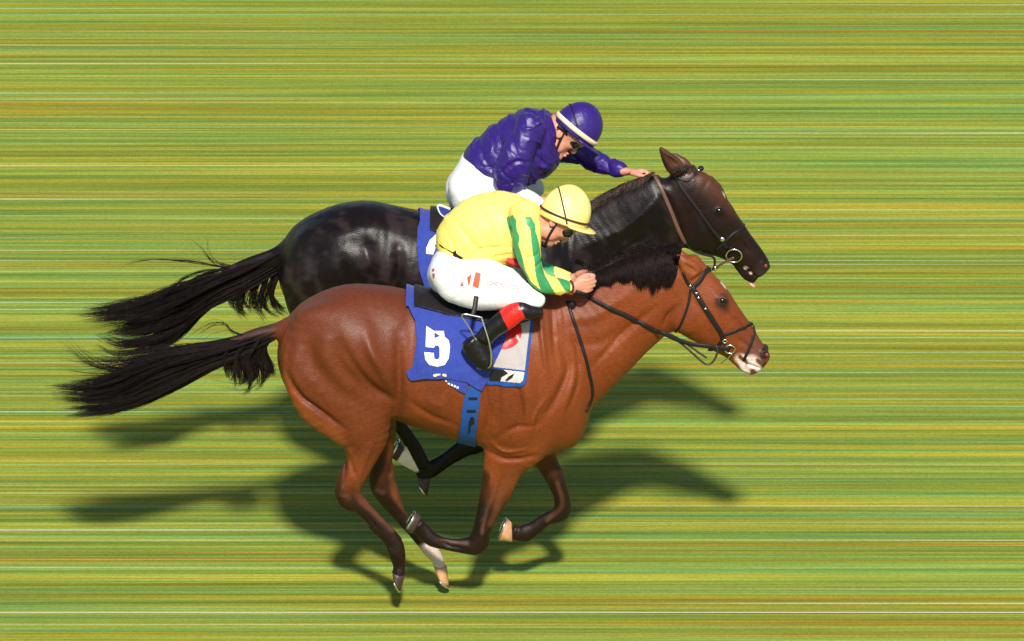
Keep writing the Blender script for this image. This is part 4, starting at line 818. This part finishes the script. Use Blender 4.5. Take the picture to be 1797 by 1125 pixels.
def jockey(sp, Y0, label):
    body = [(sp['torso'], .05, (.05, .04), False), (sp['neck'], .03, (.03, .03), False), (sp['arm'], .03, (.04, .02), True) if 'arm2' not in sp else (sp['arm'], .03, (.04, .02), False), (sp['pelvis'], .05, (.05, .05), False), (sp['thigh'], .05, (.06, .04), True), (sp['shin'], .02, (.03, .02), True), (sp['foot'], .02, (.03, .03), True)]
    if 'arm2' in sp: body.append((sp['arm2'], .03, (.04, .02), False))
    fr = frame(*sp['face']); e = at(*sp['ear'], Y0 - .08); O = e + sp['hs'] * (.008 * fr[0] + .078 * fr[1] + .03 * fr[2])
    hx = np.array([[sp['ear'][0], sp['ear'][1] - 45, sp['ear'][0] + 50, sp['ear'][1] + 60, .13, 0]] + [[x - 5, y - 25, x + 60, y + 25, .06, d] for x, y, d in sp['wrists_px']], float)
    lo, hi = bounds([t[0] for t in body] + [hx], Y0, .07); f = Field(lo, hi, .0052)
    
    for st, k, cap, mir in body:
        st0 = st; st = sp['torso'][1:] if st is sp['torso'] else st
        g_ = 1.0 if st is sp['neck'] else (.66 if st0 in (sp['torso'], sp['pelvis']) else (.55 if st in (sp['arm'], sp['arm2']) else .68)); cc = (.03, .03) if st is sp['neck'] else (.008, .008)
        f.px(st, Y0, k=k, cap=cc, grow=g_)
        if mir: f.px(st, Y0, k=k, cap=cc, mirror=True, grow=g_, shift=LEG if st in (sp['thigh'], sp['shin'], sp['foot']) else (0, 0, 0))
    wr = 1; head_sdf(f, O, fr, at(*sp['helmet'], Y0), sp['hs'])
    for (x, y, d), (a, up, pn) in zip(sp['wrists_px'], sp['hands']): hand_sdf(f, at(x, y, Y0 + d), np.array(a, float), np.array(up, float), np.array(pn, float))
    V, Q = f.mesh(smooth=2); C = np.tile(np.array([.60, .27, .18]), (len(V), 1))
    n1 = nz1(*V.T); C = lerp(C, (.56, .20, .13), sstep(0, 1.5, n1) * .5)
    lip = O + sp['hs'] * (.098 * fr[0] - .085 * fr[2]); C = lerp(C, (.45, .12, .10), sstep(.028, .012, np.linalg.norm(V - lip, axis=1)))
    base = at(*sp['base'], Y0); o = mesh_obj('person', V, Q, M_skin, None, base, C); tag(o, label, 'person', 'jockeys riding the two race horses')
    jk = garment([(sp['torso'], .05, (.035, .03), False), (sp['arm'], .055, (.05, .012), 'arm2' not in sp)] + ([(sp['arm2'], .035, (.05, .012), False)] if 'arm2' in sp else []), Y0, extra=[], h=.0037)
    silk_folds(jk, sp['seed'], sp['fold'])
    for pts, dy, wd, amp in sp['creases']: jk.stroke(pts, Y0 + dy, wd, amp)
    V, Q = jk.mesh(smooth=3); mesh_obj('silk_jacket', V, Q, sp['silk'], o, cols=sp['paint'](V) if sp['paint'] else None)
    br = garment([(sp['pelvis'], .06, (.05, .05), False), (sp['thigh'], .06, (.06, .03), True)], Y0, shift=LEG)
    wb = wav(sp['seed'] + 9, 6, 20, 50); br.fold(lambda x, y, z: .0042 * np.abs(wb(x, y, z)))
    for pts, dy, wd, amp in sp['seat']: br.stroke(pts, Y0 + dy, wd, amp)
    V, Q = br.mesh(smooth=2); bo = mesh_obj('breeches', V, Q, M_breeches, o)
    for mir in (False, True):
        lo, hi = bounds([sp['shin'], sp['foot']], Y0, .07); bt = Field(lo, hi, .0036)
        lo[2] -= .1; bt = Field(lo, hi, .0036); bt.px(sp['shin'], Y0, k=.02, cap=(.006, .02), mirror=mir, shift=LEG); bt.px(sp['foot'], Y0, k=.025, cap=(.022, .025), mirror=mir, shift=LEG)
        for pts, dy, wd, amp in sp['bootlines']: bt.stroke(pts, Y0 + dy, wd, amp)
        V, Q = bt.mesh(smooth=2); W_ = V - np.array(LEG) * mir; W_[:, 1] = np.where(mir, 2 * Y0 - W_[:, 1], W_[:, 1]); x, y = proj(W_); C = np.tile(np.array([.006, .005, .006]), (len(V), 1))
        C = lerp(C, (.66, .016, .012), inpoly(x, y, sp['redband'])); mesh_obj('boot', V, Q, M_boot, o, cols=C)
    goggles(o, O, fr, sp['hs'])
    helmet(o, sp['helmet'], Y0, sp['hpitch'], sp['hroll'], sp['hrad'], sp['hmat'], sp['hstrap'], sp['hband'], sp['hband_w'])
    return o, br, bo, jk
stripes = [[(888,382),(900,377),(906,387),(907,404),(912,416),(910,430),(916,449),(921,473),(932,495),(946,507),(958,513),(950,524),(932,518),(918,490),(906,460),(900,440),(899,420),(895,410),(891,395)],
    [(921,380),(932,381),(939,394),(940,406),(945,423),(948,444),(950,464),(956,483),(966,500),(976,518),(956,522),(946,502),(940,483),(938,459),(934,440),(932,418),(930,401),(924,394)],
    [(973,482),(990,484),(1001,497),(1001,513),(992,511),(982,496)]]
def paint_yellow(V):
    W_ = V.copy(); W_[:, 1] = -np.abs(V[:, 1]); x, y = proj(W_); C = np.tile(np.array([.92, .76, .19]), (len(V), 1))
    m = np.zeros(len(V))
    for s in stripes: m = np.maximum(m, inpoly(x, y, s))
    m = m * (np.abs(V[:, 1]) > .10); return lerp(C, (.045, .30, .12), m)
NEAR = dict(base=(860,560), seed=31, fold=.0085, face=(R(47), R(18)), ear=(973,389), hs=1.1,
    torso=[(771,432,800,462,.14,0),(779,390,842,470,.155,0),(810,354,882,470,.175,0),(858,339,905,466,.185,0),(905,352,925,452,.19,0),(938,366,945,432,.15,0)],
    neck=[(935,372,945,420,.07,0),(958,380,958,412,.06,0),(975,384,968,412,.056,0)],
    arm=[(895,368,946,372,.072,-.165),(899,415,949,415,.066,-.225),(904,448,950,446,.060,-.245),(918,482,953,468,.058,-.25),(935,507,962,480,.055,-.24),(962,517,974,485,.050,-.22),(988,515,992,490,.042,-.19),(1000,512,1003,496,.030,-.18)],
    arm2=[(905,372,940,378,.06,.10),(915,410,945,412,.06,.15),(918,445,948,440,.055,.18),(935,478,955,460,.052,.18),(965,496,975,468,.048,.17),(990,499,994,476,.04,.15),(1000,498,1003,482,.03,.14)],
    pelvis=[(815,452,767,438,.14,0),(818,470,757,462,.155,0),(820,492,759,488,.15,0)],
    thigh=[(806,442,760,492,.10,-.085),(832,454,788,530,.105,-.13),(868,458,832,541,.10,-.19),(903,472,872,540,.082,-.24),(930,498,912,541,.062,-.27),(950,516,944,542,.05,-.285)],
    shin=[(952,533,946,556,.048,-.29),(930,528,928,561,.056,-.30),(903,527,918,563,.055,-.31),(876,546,894,579,.050,-.32),(852,567,872,593,.041,-.33),(840,582,860,606,.038,-.335)],
    foot=[(836,590,812,612,.034,-.335),(852,602,820,628,.038,-.335),(862,620,836,643,.042,-.34),(864,636,848,648,.038,-.345)],
    seat=[([(778,512),(796,500)],-.2,.006,.005),([(796,528),(822,508)],-.24,.006,.005),([(826,538),(850,512)],-.28,.007,.005),([(905,478),(928,505),(950,522)],-.3,.010,.008),([(885,480),(905,510)],-.3,.012,.006),([(768,470),(800,476),(830,470)],-.2,.008,.004)],
    bootlines=[([(838,608),(852,616),(864,622)],-.37,.008,.004),([(815,622),(835,642),(852,650)],-.37,.006,-.003)], redband=[(875,543),(904,522),(922,558),(893,580)],
    wrists_px=[(1003,505,-.18),(1003,490,.14)], hands=[((1,.18,.10),(0,0,1),(.1,1,0)),((1,-.18,.10),(0,0,1),(.1,-1,0))],
    creases=[([(800,400),(830,430),(860,450)],-.18,.014,.008),([(826,455),(850,440),(895,436)],-.2,.010,.009),([(845,462),(870,455),(900,450)],-.2,.008,.007),([(845,395),(836,420),(850,445)],-.2,.012,-.006),([(900,395),(890,420),(895,440)],-.2,.012,.010),([(912,440),(930,452),(948,445)],-.3,.008,.006),([(925,470),(940,468),(952,460)],-.3,.007,.005),([(780,410),(790,425),(802,445)],-.15,.008,.006),([(930,372),(915,380),(905,395)],-.2,.010,.005)],
    silk=M_yellow, paint=paint_yellow, helmet=(990.5,379), hpitch=R(21), hroll=R(12), hrad=(.128,.108,.160), hmat=material('yellow_cap_silk', (.90, .66, .15), .4, noise=(9, (.92, .76, .30), 2), bump=(60, .002), spec=.4), hstrap=M_elastic, hband=M_elastic, hband_w=.010)
j1, FBR, br1, FJ1 = jockey(NEAR, 0, 'jockey in yellow silks with green striped sleeves and yellow cap crouching low on the bay')
M_logo = material('orange_red_print', (.70, .09, .035), .6); M_pinkprint = material('pink_print', (.50, .06, .10), .6)
for cts in ([(834.7,477),(844.3,480),(839.8,506.3),(829.2,502)], [(828.3,480.7),(823.8,502.5),(821.9,498.6),(820,487)], [(811.7,493),(814.2,502.5),(807.8,501.2)]): mark('logo', FBR, [cts], M_logo, br1, .003)
cu = bpy.data.curves.new('lettering', 'FONT'); cu.body = 'CONSTRUCTION'; cu.size = 1; to = link(bpy.data.objects.new('lettering', cu)); dg = bpy.context.evaluated_depsgraph_get(); tm = to.evaluated_get(dg).to_mesh()
tv = np.array([tuple(q.co) for q in tm.vertices]); tf = [tuple(p.vertices) for p in tm.polygons]; bpy.data.objects.remove(to)
s_ = 58 / tv[:, 0].max(); ca, sa = math.cos(R(9.5)), math.sin(R(9.5)); tx = tv[:, 0] * s_; ty = -tv[:, 1] * s_ * 1.35
P, N = FBR.cast(853 + tx * ca - ty * sa, 498.5 + tx * sa + ty * ca); mesh_obj('lettering', P + N * .003, tf, M_pinkprint, br1, smooth=False)
for cts in ([(758.5,472),(764,471),(762,476),(759,477)], [(759,480),(764,479.5),(762.5,489),(760.5,487)]): mark('lettering', FBR, [cts], M_pinkprint, br1, .003)
P, N = FJ1.cast(*np.array(spline([(771,430),(782,437),(797,445),(812,454)], 10)).T); v, q = cord(P - N * .012, .022, 8, n=20, flat=.6); mesh_obj('waistband', v, q, M_leather, j1)
v, q = cord(free([(890,456),(904,462),(920,468)], [-.15, -.16, -.16], 0), .018, 8, n=12); mesh_obj('red_undershirt', v, q, material('red_cloth', (.5, .02, .02), .7), j1)
P = free([(1001,493),(1005,497),(1006,506),(1002,513),(998,508)], [-.17, -.21, -.215, -.19, -.155], 0); v, q = cord(P, .005, 6, True, n=24); mesh_obj('cuff_band', v, q, M_elastic, j1)
FAR = dict(base=(865,410), seed=51, fold=.0105, face=(R(40), R(22)), ear=(984,233), hs=1.16,
    torso=[(804,276,838,304,.14,0),(828,248,868,328,.16,0),(866,221,905,333,.175,0),(904,197,938,318,.185,0),(940,190,962,300,.18,0),(964,204,972,284,.13,0)],
    neck=[(960,205,968,255,.07,0),(976,213,982,255,.058,0),(990,222,990,258,.055,0)],
    arm=[(905,208,958,225,.080,-.16),(888,248,940,265,.072,-.225),(869,288,934,290,.068,-.25),(865,318,920,322,.058,-.235),(878,344,914,346,.046,-.20),(898,366,916,356,.036,-.17),(915,374,925,362,.03,-.16)],
    arm2=[(950,215,930,270,.075,.16),(990,232,972,285,.066,.21),(1022,248,1004,288,.062,.22),(1045,260,1028,299,.056,.20),(1068,273,1056,309,.050,.16),(1086,281,1086,313,.046,.11),(1097,292,1097,312,.030,.09)],
    pelvis=[(850,296,806,278,.14,0),(852,318,795,308,.155,0),(854,345,795,341,.15,0)],
    thigh=[(838,288,796,338,.10,-.085),(862,305,812,380,.105,-.13),(897,322,855,394,.10,-.19),(926,330,898,392,.082,-.24),(943,342,930,390,.062,-.27),(955,358,950,384,.05,-.285)],
    shin=[(957,380,951,404,.048,-.29),(935,375,933,409,.056,-.30),(908,375,923,411,.055,-.31),(881,394,899,427,.050,-.32),(857,415,877,441,.041,-.33),(845,430,865,454,.038,-.335)],
    foot=[(841,438,817,460,.034,-.335),(857,450,825,476,.038,-.335),(867,468,841,491,.042,-.34),(869,484,853,496,.038,-.345)],
    seat=[([(800,330),(830,345)],-.2,.01,.006)], bootlines=[], redband=[(0,0),(1,0),(1,1)],
    wrists_px=[(920,369,-.155),(1100,301,.085)], hands=[((1,.2,.05),(0,0,1),(.1,1,0)),((1,-.25,.05),(0,-.9,.45),(-.1,-.45,-.9))],
    creases=[([(868,240),(880,262),(872,285)],-.2,.012,.010),([(905,205),(900,235),(908,262)],-.22,.014,.012),([(880,300),(905,280),(930,285)],-.28,.010,.010),([(935,270),(950,285),(960,295)],-.2,.010,.009),([(840,262),(850,285),(865,300)],-.18,.012,.008),([(960,210),(950,245),(955,280)],-.2,.010,-.006),([(880,325),(900,318),(915,325)],-.28,.007,.006),([(858,250),(862,272),(850,290)],-.2,.010,-.008)],
    silk=M_purple, paint=None, helmet=(1011,227), hpitch=R(40), hroll=R(12), hrad=(.126,.108,.150), hmat=M_purple, hstrap=M_leather, hband=material('cream_band', (.80, .62, .40), .6), hband_w=.024)
j2, _, _, _ = jockey(FAR, YF, 'jockey in plain purple silks and purple cap reaching one hand forward along the dark neck')
